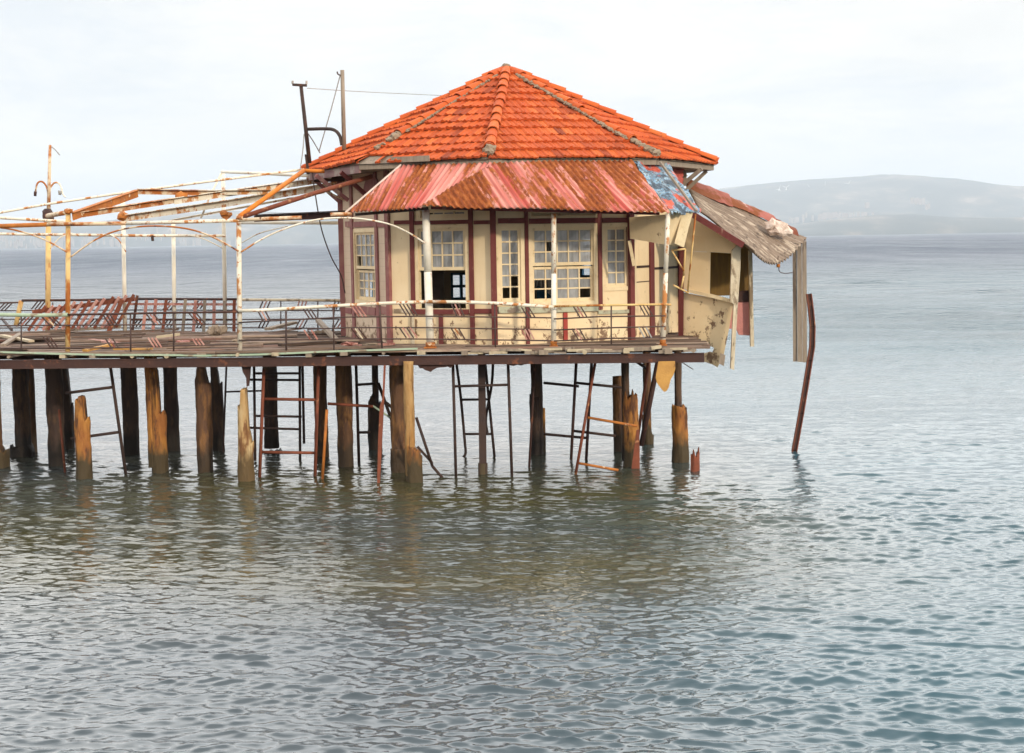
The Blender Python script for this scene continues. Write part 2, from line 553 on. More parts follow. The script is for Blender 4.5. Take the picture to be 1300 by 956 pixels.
# ------------------------------------------------------------------ sea
def build_sea():
    rows = [-60.0, -20.0, 0.0, 8.0, 11.0]
    ypx = 715.0
    while ypx > 14.5:
        rows.append(CAM_H * F / ypx)
        ypx -= max(0.60, ypx * 0.0018)
    y = rows[-1]
    while y < 15500:
        y *= 1.25
        rows.append(y)
    rows = np.array(rows)
    tf = np.arange(-0.40, 0.4001, 0.00095)
    tc = np.array([0.44, 0.48, 0.6, 0.8, 1.2, 2.0, 3.5])
    t = np.concatenate([-tc[::-1], tf, tc])
    Y, T = np.meshgrid(rows, t, indexing='ij')
    X = T * np.maximum(Y, 12.0)
    Z = np.zeros_like(X)
    rg = np.random.RandomState(4)
    dY = np.gradient(rows)[:, None]
    DX, DY = np.zeros_like(X), np.zeros_like(X)
    lam = np.concatenate([np.exp(rg.uniform(np.log(0.10), np.log(0.8), 84)), np.exp(rg.uniform(np.log(0.8), np.log(3.2), 26))])
    for L in lam:
        th = rg.normal(R(263), R(21 if L < 1 else 18))
        k = 2 * np.pi / L
        a = 0.0037 * L ** 0.72 * rg.uniform(0.5, 1.3) * (1.0 if L < 0.3 else 0.80 if L < 0.5 else 0.52 if L < 1.0 else 0.36)
        w = np.clip((L / (2.6 * np.maximum(dY, 0.022)) - 0.75) * 2, 0, 1)     # leave out ripples finer than the mesh
        ph = k * (X * np.cos(th) + Y * np.sin(th)) + rg.uniform(0, 6.28)
        Z += w * a * np.cos(ph)
        DX -= w * a * 0.8 * np.cos(th) * np.sin(ph)
        DY -= w * a * 0.8 * np.sin(th) * np.sin(ph)
    for L in np.exp(rg.uniform(np.log(1.6), np.log(14.0), 40)):            # rougher water further out
        th = rg.normal(R(263), R(20))
        k = 2 * np.pi / L
        w = np.clip((L / (2.6 * np.maximum(dY, 0.022)) - 0.75) * 2, 0, 1) * np.clip((Y - 34) / 50, 0, 1)
        Z += w * 0.024 / k * rg.uniform(0.6, 1.4) * np.cos(k * (X * np.cos(th) + Y * np.sin(th)) + rg.uniform(0, 6.28))
    gust = 1.0 + 0.35 * np.sin(X * 0.31 + Y * 0.23 + 1.0) * np.sin(Y * 0.37 - X * 0.11)
    fade = np.clip((0.43 - np.abs(T)) / 0.03, 0, 1) * np.clip((Y - 11.2) / 0.6, 0, 1) * gust
    X2, Y2, Z = X + DX * fade, Y + DY * fade, Z * fade
    nr, nc = X.shape
    co = np.stack([X2, Y2, Z], -1).reshape(-1, 3).astype(np.float32)
    idx = np.arange(nr * nc).reshape(nr, nc)
    q = np.stack([idx[:-1, :-1], idx[:-1, 1:], idx[1:, 1:], idx[1:, :-1]], -1).reshape(-1, 4)
    me = bpy.data.meshes.new('sea')
    me.vertices.add(len(co))
    me.vertices.foreach_set('co', co.ravel())
    me.loops.add(q.size)
    me.loops.foreach_set('vertex_index', q.ravel().astype(np.int32))
    me.polygons.add(len(q))
    me.polygons.foreach_set('loop_start', np.arange(0, q.size, 4, dtype=np.int32))
    me.polygons.foreach_set('use_smooth', np.ones(len(q), dtype=bool))
    me.update(calc_edges=True)
    me.validate()
    m, nt, b = newmat('sea_water')
    geo = N(nt, 'ShaderNodeNewGeometry')
    def pos(st, rot=0.0):
        mp = N(nt, 'ShaderNodeMapping')
        mp.inputs['Scale'].default_value = st
        mp.inputs['Rotation'].default_value = (0, 0, rot)
        nt.links.new(geo.outputs['Position'], mp.inputs['Vector'])
        return mp.outputs[0]
    big = noise(nt, pos((0.05, 0.10, 1)), 1.0, 3)
    deep0 = ramp(nt, big, [(0.35, (0.028, 0.062, 0.078)), (0.65, (0.034, 0.084, 0.108))])
    # olive shallows along the pier with the house reflection mixed into the colour, blue-grey further out
    sep = N(nt, 'ShaderNodeSeparateXYZ')
    nt.links.new(geo.outputs['Position'], sep.inputs[0])
    def span(lo_, hi_, a_, b_, src=None):
        q = N(nt, 'ShaderNodeMapRange', interpolation_type='SMOOTHSTEP')
        q.inputs['From Min'].default_value = lo_
        q.inputs['From Max'].default_value = hi_
        q.inputs['To Min'].default_value = a_
        q.inputs['To Max'].default_value = b_
        nt.links.new(src or sep.outputs['Y'], q.inputs['Value'])
        return q.outputs[0]
    def mul(x, y):
        q = N(nt, 'ShaderNodeMath', operation='MULTIPLY')
        nt.links.new(x, q.inputs[0])
        nt.links.new(y, q.inputs[1])
        return q.outputs[0]
    def addn(x, y):
        q = N(nt, 'ShaderNodeMath', operation='ADD')
        nt.links.new(x, q.inputs[0])
        nt.links.new(y, q.inputs[1])
        return q.outputs[0]
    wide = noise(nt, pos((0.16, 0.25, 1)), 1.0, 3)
    shal_refl = mul(mul(span(15.5, 20.0, 0.0, 1.0), span(26.0, 36.0, 1.0, 0.0)), mul(span(1.0, 6.5, 1.0, 0.0, sep.outputs['X']), ramp(nt, wide, [(0.3, 0.30), (0.6, 0.9)])))
    deep = mix(nt, span(-2.0, 6.0, 0.0, 1.0, sep.outputs['X']), (0.046, 0.060, 0.070), deep0)
    base = mix(nt, span(45, 300, 0.0, 1.0), deep, (0.014, 0.034, 0.066))
    base = mix(nt, shal_refl, base, (0.058, 0.052, 0.020))
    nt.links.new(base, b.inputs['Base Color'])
    b.inputs['IOR'].default_value = 1.333
    n1 = noise(nt, pos((1.0, 1.9, 1), 0.1), 7.0, 4, 0.55)
    n2 = noise(nt, pos((1.0, 2.6, 1), -0.15), 1.1, 5, 0.6)
    n3 = noise(nt, pos((0.12, 0.40, 1), 0.08), 1.0, 5, 0.6)
    # beyond the finely meshed water the waves are in the bump and in the roughness
    n4 = noise(nt, pos((0.10, 0.022, 1), 0.03), 1.0, 6, 0.65)
    n5 = noise(nt, pos((0.020, 0.0035, 1), -0.02), 1.0, 6, 0.65)
    h = addn(addn(addn(mul(n1, span(18, 45, 0.22, 0.8)), mul(n2, span(26, 75, 0.0, 13.0))), mul(n3, span(40, 160, 0.0, 46.0))), mul(n4, span(90, 400, 0.0, 140.0)))
    bump(nt, b, h, 1.0, SEA_BUMP)
    gust_ = addn(ramp(nt, n4, [(0.3, 0.0), (0.7, 0.20)]), ramp(nt, n5, [(0.3, 0.0), (0.7, 0.16)]))
    far_r = addn(mul(span(80, 400, 0.0, 1.0), gust_), span(36, 160, WATER_R, 0.34))
    nt.links.new(far_r, b.inputs['Roughness'])
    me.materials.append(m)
    o = bpy.data.objects.new('sea', me)
    col.objects.link(o)
    o['kind'] = 'structure'
    o['label'] = 'rippled grey green sea reaching to the horizon'


SEA_BUMP = 0.018
WATER_R = 0.06
build_sea()

# ------------------------------------------------------------------ far shore
m, nt, b = newmat('far_slopes')
v = coords(nt, (1, 1, 1), rand=False)
c = ramp(nt, noise(nt, v, 0.0035, 9, 0.66), [(0.35, (0.030, 0.044, 0.046)), (0.5, (0.055, 0.066, 0.064)), (0.60, (0.14, 0.125, 0.105)), (0.66, (0.26, 0.22, 0.19))])
nt.links.new(c, b.inputs['Base Color'])
b.inputs['Roughness'].default_value = 0.95
M['hill'] = m


def hill(prof, Y, depth, label, seed):
    """ridge through photo points (px, py) at distance Y, falling to the sea in front and behind"""
    xs = np.linspace(prof[0][0], prof[-1][0], 150)
    py = np.interp(xs, [p[0] for p in prof], [p[1] for p in prof])
    pts = [P(px, q, Y) for px, q in zip(xs, py)]
    ts = np.linspace(-1, 1, 41)
    vs, fs = [], []
    for i, p in enumerate(pts):
        for t in ts:
            prof_h = (1 - t * t) ** 0.8 if abs(t) < 1 else 0
            n_ = mnoise.fractal(Vector((p.x * 0.0011 + seed, t * depth * 0.0011, seed)), 1.0, 2.0, 6)
            h = max(0, p.z) * prof_h * (1 + 0.25 * n_ * (0.12 + abs(t)))
            vs.append((p.x, Y + t * depth, max(h, 0) - (3 if abs(t) > 0.99 else 0)))
    nt_ = len(ts)
    for i in range(len(pts) - 1):
        for j in range(nt_ - 1):
            a = i * nt_ + j
            fs.append((a, a + 1, a + nt_ + 1, a + nt_))
    b_ = MB()
    b_.add(vs, fs)
    o = b_.build('hill', M['hill'], smooth=True)
    o['kind'] = 'structure'
    o['label'] = label
    return o


far_ridge = [(820, 262), (870, 247), (910, 239), (945, 235), (1000, 231), (1060, 228), (1110, 225), (1150, 225), (1190, 228), (1225, 236), (1262, 239), (1300, 237), (1380, 240), (1500, 252), (1600, 290)]
near_ridge = [(900, 299), (960, 292), (1010, 285), (1060, 278), (1110, 273), (1160, 272), (1200, 276), (1250, 277), (1320, 276), (1420, 272), (1560, 280), (1640, 292)]
left_ridge = [(-260, 300), (-120, 288), (-40, 284), (40, 287), (110, 283), (170, 276), (230, 270), (290, 267), (350, 269), (420, 271), (480, 276), (560, 286), (650, 300)]
hill(far_ridge, 10600, 1700, 'broad pale hill beyond the strait with wind turbines on it', 3.1)
hill(near_ridge, 6600, 500, 'low blue headland in front of the broad pale hill', 7.7)
hill(left_ridge, 9400, 900, 'low hazy hill behind the rusty pergola', 5.2)

M['town'] = weather('pale_far_houses', (0.34, 0.29, 0.26), (0.27, 0.21, 0.18), [], 0.05, bumps=0)
dg = bpy.context.evaluated_depsgraph_get()


def town(spots, label):
    b_ = MB()
    for px, py, Y, w, h in spots:
        p = P(px, py, Y)
        x, y, z = p
        b_.add([(x - w, y - 8, z - 30), (x + w, y - 8, z - 30), (x + w, y + 8, z - 30), (x - w, y + 8, z - 30),
                (x - w, y - 8, z + h), (x + w, y - 8, z + h), (x + w, y + 8, z + h), (x - w, y + 8, z + h)],
               [(0, 1, 5, 4), (1, 2, 6, 5), (2, 3, 7, 6), (3, 0, 4, 7), (4, 5, 6, 7)])
    o = b_.build('distant_town', M['town'])
    o['kind'] = 'stuff'
    o['label'] = label
    o['category'] = 'town'


sp = []
for k in range(130):
    px = rnd.uniform(-30, 160) if rnd.random() < 0.75 else rnd.uniform(160, 300)
    sp.append((px, rnd.triangular(290, 313, 306) - px * 0.012, 8480 + rnd.uniform(-3, 3), rnd.uniform(2, 5), rnd.uniform(2, 5)))
town(sp, 'scattered white houses of a far town along the left shore')
sp = []
for cx_, cy_, n_, sx in ((1042, 272, 22, 18), (1060, 270.5, 30, 20), (1012, 276, 8, 8), (1165, 252, 14, 12), (1100, 257, 6, 4), (1095, 269, 10, 8), (1178, 259, 4, 4)):
    for k in range(n_):
        sp.append((cx_ + rnd.gauss(0, sx * 0.5), cy_ + rnd.gauss(0, 0.9), 8990 + rnd.uniform(-4, 4), rnd.uniform(2, 6), rnd.uniform(0.5, 2)))
town(sp, 'pale villages strung along the foot of the broad hill')

# wind turbines on the right hill
M['turbine'] = weather('white_turbine', (0.85, 0.85, 0.85), (0.8, 0.8, 0.8), [], 0.1, bumps=0)
for px, yb, yt, rot, lb in ((989, 249, 237, 0.3, 'faint white wind turbine, nearest the grey porch roof'), (998, 249, 235, 0.9, 'faint white wind turbine, taller of the close pair by the porch roof'),
                            (1028, 246, 235, 1.4, 'faint white wind turbine, in the middle of the five on the hill'), (1047, 245, 233, 0.1, 'faint white wind turbine, second from the hill crest'),
                            (1077, 242, 230, 0.6, 'faint white wind turbine, closest to the hill crest')):
    Y = 9900
    a, b_ = P(px, yb + 4, Y), P(px, yt + 3, Y)
    b_ = Vector((a.x, a.y, b_.z))
    root = empty('wind_turbine', a, lb, 'wind turbine', 'wind turbines on the far hill')
    tube_obj('tower', [a, b_], 3.2, M['turbine'], root, 8, 2.0)
    q = MB()
    q.bar(b_ + Vector((0, 3, 0)), b_ + Vector((0, -6, 0)), 4, 4)
    q.build('nacelle', M['turbine'], root)
    q = MB()
    for k in range(3):
        an = rot + k * 2.0944
        d = Vector((math.sin(an), 0, math.cos(an)))
        q.bar(b_ + Vector((0, -7, 0)) - d * 1.5, b_ + Vector((0, -7, 0)) + d * 27, 3.4, 1.0, (0, 1, 0), None, 1.2, 0.5)
    q.build('rotor', M['turbine'], root)

# ------------------------------------------------------------------ pavilion
HC = Vector((0.0, 31.2, 0))
RW, RE = 3.32, 3.99
ANG = [-93, -41.5, -5, 41, 86, 131, 176, 221]
ZE = 5.55                         # underside of the tiles at the eave
ZA = 7.50


def oct_pt(r, a):
    return Vector((HC.x + r * math.sin(R(a)), HC.y - r * math.cos(R(a)), 0))


pav = empty('octagonal_pavilion', (HC.x, HC.y, DECK), 'derelict octagonal cream timber pavilion with an orange tiled roof at the end of the pier', 'pavilion')


class Facet:
    def __init__(s, i):
        s.p0, s.p1 = oct_pt(RW, ANG[i]), oct_pt(RW, ANG[(i + 1) % 8] + (360 if i == 7 else 0))
        s.L = (s.p1 - s.p0).length
        s.e = (s.p1 - s.p0).normalized()
        s.n = Vector((s.e.y, -s.e.x, 0))
        s.holes = []

    def uz(s, px, py):
        q = onplane(px, py, s.p0, s.n)
        return (q - s.p0).dot(s.e), q.z

    def pt(s, u, z, off=0.0):
        return s.p0 + s.e * u + s.n * off + Vector((0, 0, z))

    def rect(s, x0, y0, x1, y1):
        u0, u1 = s.uz(x0, (y0 + y1) / 2)[0], s.uz(x1, (y0 + y1) / 2)[0]
        z0, z1 = s.uz((x0 + x1) / 2, y1)[1], s.uz((x0 + x1) / 2, y0)[1]
        return u0, u1, z0, z1

    def box(s, mb, u0, u1, z0, z1, o0, o1, var=None):
        mb.hexa([s.pt(u0, z0, o0), s.pt(u1, z0, o0), s.pt(u1, z1, o0), s.pt(u0, z1, o0)],
                [s.pt(u0, z0, o1), s.pt(u1, z0, o1), s.pt(u1, z1, o1), s.pt(u0, z1, o1)], var)

    def wall(s, mt, z0=DECK - 0.02, z1=5.52, t=0.09):
        us = sorted({0.0, s.L} | {min(max(h[k], 0), s.L) for h in s.holes for k in (0, 1)})
        zs = sorted({z0, z1} | {h[k] for h in s.holes for k in (2, 3)})
        nu, nz = len(us) - 1, len(zs) - 1
        def solid(i, j):
            if i < 0 or j < 0 or i >= nu or j >= nz:
                return False
            u, z = (us[i] + us[i + 1]) / 2, (zs[j] + zs[j + 1]) / 2
            return not any(h[0] < u < h[1] and h[2] < z < h[3] for h in s.holes)
        mb = MB()
        def q(a, b_, c_, d):
            mb.add([a, b_, c_, d], [(0, 1, 2, 3)])
        for i in range(nu):
            for j in range(nz):
                if not solid(i, j):
                    continue
                a, b_, c_, d = us[i], us[i + 1], zs[j], zs[j + 1]
                q(s.pt(a, c_), s.pt(b_, c_), s.pt(b_, d), s.pt(a, d))
                q(s.pt(a, c_, -t), s.pt(b_, c_, -t), s.pt(b_, d, -t), s.pt(a, d, -t))
                for di, dj, e0, e1 in ((-1, 0, (a, c_), (a, d)), (1, 0, (b_, c_), (b_, d)), (0, -1, (a, c_), (b_, c_)), (0, 1, (a, d), (b_, d))):
                    if not solid(i + di, j + dj):
                        q(s.pt(*e0), s.pt(*e1), s.pt(*e1, -t), s.pt(*e0, -t))
        bm_v = mb
        o = bm_v.build('wall', mt, pav)
        bm = bmesh.new()
        bm.from_mesh(o.data)
        bmesh.ops.remove_doubles(bm, verts=bm.verts, dist=0.0005)
        bmesh.ops.recalc_face_normals(bm, faces=bm.faces)
        bm.to_mesh(o.data)
        bm.free()
        return o


fac = [Facet(i) for i in range(8)]
FA, FB, FC, FD = fac[0], fac[1], fac[2], fac[3]


def window(f, rect, sashes, name='window', frame_w=0.075, mat=None):
    """sashes: list of (fraction z0, fraction z1, cols, rows, missing set, depth)"""
    mat = mat or M['frame_cream']
    u0, u1, z0, z1 = f.rect(*rect)
    f.holes.append((u0, u1, z0, z1))
    mb = MB()
    fw = frame_w
    for a, b_, c_, d in ((u0, u1, z0, z0 + fw), (u0, u1, z1 - fw, z1), (u0, u0 + fw, z0 + fw, z1 - fw), (u1 - fw, u1, z0 + fw, z1 - fw)):
        f.box(mb, a, b_, c_, d, -0.085, 0.018)
    groups = []
    iu0, iu1, iz0, iz1 = u0 + fw, u1 - fw, z0 + fw, z1 - fw
    for fz0, fz1, nc, nr, missing, dep in sashes:
        a0, a1 = iz0 + (iz1 - iz0) * fz0, iz0 + (iz1 - iz0) * fz1
        sw = 0.045
        panes = []
        groups.append(panes)
        if nc:
            f.box(mb, iu0, iu1, a0, a0 + sw * 1.3, dep - 0.035, dep)
            f.box(mb, iu0, iu1, a1 - sw, a1, dep - 0.035, dep)
            f.box(mb, iu0, iu0 + sw, a0 + sw * 1.3, a1 - sw, dep - 0.035, dep)
            f.box(mb, iu1 - sw, iu1, a0 + sw * 1.3, a1 - sw, dep - 0.035, dep)
            gu0, gu1, gz0, gz1 = iu0 + sw, iu1 - sw, a0 + sw * 1.3, a1 - sw
            bw = 0.024
            for k in range(1, nc):
                u = gu0 + (gu1 - gu0) * k / nc
                f.box(mb, u - bw / 2, u + bw / 2, gz0, gz1, dep - 0.030, dep - 0.004)
            for k in range(1, nr):
                z = gz0 + (gz1 - gz0) * k / nr
                f.box(mb, gu0, gu1, z - bw / 2, z + bw / 2, dep - 0.029, dep - 0.006)
            for i in range(nc):
                for j in range(nr):                 # row 0 is the lowest
                    if (i, j) in missing:
                        continue
                    panes.append((gu0 + (gu1 - gu0) * i / nc, gu0 + (gu1 - gu0) * (i + 1) / nc,
                                  gz0 + (gz1 - gz0) * j / nr, gz0 + (gz1 - gz0) * (j + 1) / nr, dep, missing.get((i, j, 'x')) if isinstance(missing, dict) else None))
    w = mb.build(name, mat, pav)
    for panes in groups:
        if not panes:
            continue
        gb = MB()
        for a, b_, c_, d, dep, _ in panes:
            dz = rnd.uniform(-0.004, 0.004)          # each pane sits a touch differently in its putty
            q = [f.pt(a, c_, dep - 0.020 + dz), f.pt(b_, c_, dep - 0.020 - dz), f.pt(b_, d, dep - 0.020 + dz * 0.5), f.pt(a, d, dep - 0.020 - dz)]
            gb.add(q, [(0, 1, 2, 3)])
        gb.build('pane', M['pane'], w)
    return w


# windows of the four visible sides
window(FA, (450, 290, 478, 386), [(0.46, 1.0, 4, 3, {(0, 0)}, -0.01), (0.0, 0.44, 4, 3, {(1, 0), (2, 0), (2, 1)}, -0.05)])
window(FB, (527, 285, 596, 397), [(0.48, 1.0, 4, 3, set(), -0.01), (0.40, 0.475, 0, 0, set(), -0.05)])
window(FC, (629.5, 284, 666, 388), [(0.0, 1.0, 2, 6, {(0, 0), (1, 0), (1, 1)}, -0.01)])
window(FC, (671, 284, 758.5, 388), [(0.49, 1.0, 5, 3, {(1, 1)}, -0.01), (0.0, 0.475, 5, 3, {(0, 0), (0, 1), (1, 0), (1, 1), (4, 0), (4, 2)}, -0.05)])
window(FC, (764, 283, 801, 369), [(0.0, 1.0, 2, 5, set(), -0.01)])
# glazed lights over the rail
window(FB, (531, 263, 595, 279.5), [(0.0, 1.0, 4, 1, {(0, 0)}, -0.01)], 'fanlight', 0.05)
window(FC, (673, 268, 758, 276.5), [(0.0, 1.0, 5, 1, set(), -0.01)], 'fanlight', 0.03)
# openings at the back, seen through the broken windows
def back_hole(x0, y0, x1, y1, cols_, rows_):
    for f in fac[4:]:
        u0, u1, z0, z1 = f.rect(x0, y0, x1, y1)
        lo, hi = min(u0, u1), max(u0, u1)
        if lo > 0.05 and hi < f.L - 0.05:
            f.holes.append((lo, hi, z0, z1))
            mb = MB()
            fw = 0.05
            for a, b_, c_, d in ((lo, hi, z0, z0 + fw), (lo, hi, z1 - fw, z1), (lo, lo + fw, z0 + fw, z1 - fw), (hi - fw, hi, z0 + fw, z1 - fw)):
                f.box(mb, a, b_, c_, d, -0.088, 0.02)
            for k in range(1, cols_):
                u = lo + (hi - lo) * k / cols_
                f.box(mb, u - 0.03, u + 0.03, z0 + fw, z1 - fw, -0.07, -0.02)
            for k in range(1, rows_):
                z = z0 + (z1 - z0) * k / rows_
                f.box(mb, lo + fw, hi - fw, z - 0.03, z + 0.03, -0.068, -0.022)
            mb.build('window', M['blue_wood'], pav)
            return


back_hole(571, 346, 612, 380, 3, 2)
back_hole(704, 352, 724, 388, 1, 2)
back_hole(738, 300, 768, 352, 2, 4)
back_hole(455, 345, 475, 388, 1, 1)

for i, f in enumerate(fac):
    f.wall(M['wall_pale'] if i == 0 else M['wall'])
b_ = MB()
pts = [oct_pt(RW - 0.1, a) + Vector((0, 0, DECK + 0.02)) for a in ANG]
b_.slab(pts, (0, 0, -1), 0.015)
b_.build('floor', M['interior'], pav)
b_ = MB()                        # a dark inner partition and a blue cupboard door seen through the panes
b_.bar((-1.62, 31.1, DECK + 0.02), (-1.62, 31.1, 5.3), 0.62, 0.06)
b_.build('partition', M['interior'], pav)
b_ = MB()
b_.bar((0.78, 30.4, DECK + 0.02), (0.78, 30.4, 3.72), 0.55, 0.05)
b_.build('inner_door', M['blue_wood'], pav)
b_ = MB()
n_ = 60
vs, fs = [], []
for k in range(n_ + 1):
    u = k / n_
    x = 0.35 + u * 0.86
    yy = 28.75 + 0.30 * u + 0.03 * math.sin(u * 75)
    vs += [(x, yy, 3.2 + 0.1 * math.sin(u * 9)), (x, yy, 4.72)]
for k in range(n_):
    fs.append((2 * k, 2 * k + 2, 2 * k + 3, 2 * k + 1))
b_.add(vs, fs)
b_.build('curtain', M['curtain'], pav, smooth=True, solid=0.006)

# timbers: (facet, px x0, y0, x1, y1, depth, material, name)
TR, TF = M['timber_red'], M['timber_faded']


def timber(f, x0, y0, x1, y1, mt=TR, d=0.035, name='timber_post', under=0.0):
    u0, u1, z0, z1 = f.rect(x0, y0, x1, y1)
    mb = MB()
    f.box(mb, u0, u1, z0, z1, 0.004 + under, d)
    return mb.build(name, mt, pav)


def corner(a, mt, z0, z1, w=0.12):
    p = oct_pt(RW + 0.012, a)
    d = Vector((math.sin(R(a)), -math.cos(R(a)), 0))
    mb = MB()
    mb.bar(p + Vector((0, 0, z0)), p + Vector((0, 0, z1)), w, w, d)
    return mb.build('corner_post', mt, pav)


corner(ANG[0], TF, DECK, 5.44)
corner(ANG[1], TF, DECK, 5.44, 0.09)
corner(ANG[2], TR, DECK, 5.44, 0.10)
corner(ANG[3], TR, DECK, 5.44, 0.11)
corner(ANG[4], TR, DECK, 5.44, 0.14)
for a in ANG[5:]:
    corner(a, TR, DECK, 5.44)
timber(FA, 447, 212, 450, 437, TF)
timber(FA, 478, 212, 481, 437, TF)
timber(FA, 440, 281, 447, 288, TF, 0.03, 'wall_rail')
timber(FA, 450, 281, 478, 288, TF, 0.03, 'wall_rail')
timber(FA, 481, 281, 494, 288, TF, 0.03, 'wall_rail')
timber(FA, 450, 389, 478, 399, TF, 0.03, 'wall_rail')
timber(FA, 440, 391, 447, 398, TF, 0.03, 'wall_rail')
timber(FA, 481, 389, 494, 399, TF, 0.03, 'wall_rail')
timber(FB, 521, 210, 526.5, 398)
timber(FB, 596.5, 264, 602, 437)
timber(FB, 501, 279.8, 521, 284.7, TR, 0.03, 'wall_rail')
timber(FB, 527, 279.8, 596, 284.7, TR, 0.03, 'wall_rail')
timber(FB, 602, 279.8, 624, 284.7, TR, 0.03, 'wall_rail')
timber(FB, 527, 392.5, 596, 399, TR, 0.045, 'window_sill')
timber(FB, 501, 392, 521, 397, M['white_wood'], 0.03, 'wall_rail')
timber(FB, 602, 392, 624, 398, TR, 0.03, 'wall_rail')
timber(FB, 558, 400, 563, 437)
timber(FB, 522, 400, 527, 437, M['white_wood'])
timber(FC, 666.5, 268, 671, 437)
timber(FC, 758.8, 268, 763.8, 393)
timber(FC, 632, 277, 666, 283.6, TR, 0.03, 'wall_rail')
timber(FC, 671.5, 277, 758.5, 283.6, TR, 0.03, 'wall_rail')
timber(FC, 764, 276.5, 799, 282.6, TR, 0.03, 'wall_rail')
timber(FC, 632, 389, 666, 397, M['sill_green'], 0.05, 'window_sill')
timber(FC, 671.5, 389, 758.6, 396, M['sill_green'], 0.05, 'window_sill')
timber(FC, 758.8, 393.5, 800, 398, M['sill_green'], 0.04, 'window_sill')
timber(FC, 715, 397, 720, 432, weather('red_batten', (0.36, 0.05, 0.035), (0.28, 0.04, 0.03), [], 4))
timber(FC, 758.2, 399, 760, 436, M['wall_loose'], 0.015)
timber(FD, 824, 276, 829, 437)
timber(FD, 808, 337, 824, 340, M['steel_dark'], 0.008, 'board_gap')
timber(FD, 829, 338.5, 862, 341.5, M['steel_dark'], 0.008, 'board_gap')
timber(FD, 808, 357, 824, 358.2, M['steel_dark'], 0.006, 'board_gap')
# arched head over the side window
mb = MB()
u0, u1, z0, z1 = FA.rect(463, 240, 484, 262)
uc, rr = (u0 + u1) / 2, (u1 - u0) / 2 * 1.1
zc = max(z1 - rr, z0 + 0.05)
outer = [FA.pt(uc + rr * math.cos(t), zc + rr * math.sin(t), 0.004) for t in np.linspace(0, math.pi, 15)]
mb.slab([FA.pt(uc + rr, z0 + 0.02, 0.004)] + outer + [FA.pt(uc - rr, z0 + 0.02, 0.004)], FA.n, 0.03)
mb.build('arched_panel', TF, pav)
mb = MB()
FB_u0, FB_u1, FB_z0, FB_z1 = FB.rect(505, 225, 518, 300)

# eave: soffit, fascia boards, brackets
mb = MB()
for i in range(8):
    a0, a1 = ANG[i], ANG[(i + 1) % 8] + (360 if i == 7 else 0)
    q = [oct_pt(RW - 0.05, a0), oct_pt(RW - 0.05, a1), oct_pt(RE - 0.04, a1), oct_pt(RE - 0.04, a0)]
    mb.hexa([p + Vector((0, 0, 5.44)) for p in q], [p + Vector((0, 0, 5.47)) for p in q])
mb.build('soffit', M['grey_wood'], pav)
for i in range(8):
    a0, a1 = ANG[i], ANG[(i + 1) % 8] + (360 if i == 7 else 0)
    p0, p1 = oct_pt(RE, a0), oct_pt(RE, a1)
    mb = MB()
    hh = 0.155 if i in (0, 7) else 0.10
    zz = 5.555 - hh / 2 - 0.02
    e = (p1 - p0).normalized()
    mb.bar(p0 + Vector((0, 0, zz)), p1 + Vector((0, 0, zz)), 0.04, hh)
    mb.build('fascia', M['fascia'] if i in (0, 7) else M['grey_wood'], pav)
for a, mt in ((-70, TF), (-52, TR), (-30, TR), (-12, TR), (70, M['grey_wood']), (86, M['grey_wood']), (-92, TF), (110, M['grey_wood']), (160, TR), (200, TR), (240, TR)):
    p, q = oct_pt(RW * (0.97 if a not in (86, -92) else 1.0) + 0.03, a), oct_pt(RE - 0.12, a)
    mb = MB()
    mb.bar(p + Vector((0, 0, 4.95)), q + Vector((0, 0, 5.425)), 0.055, 0.07)
    mb.build('bracket', mt, pav)

# tiled roof: every course a row of rolled tiles standing proud of the one below
APEX = Vector((HC.x, HC.y, ZA))
roof = MB()
NROW = 13
PER = 0.150


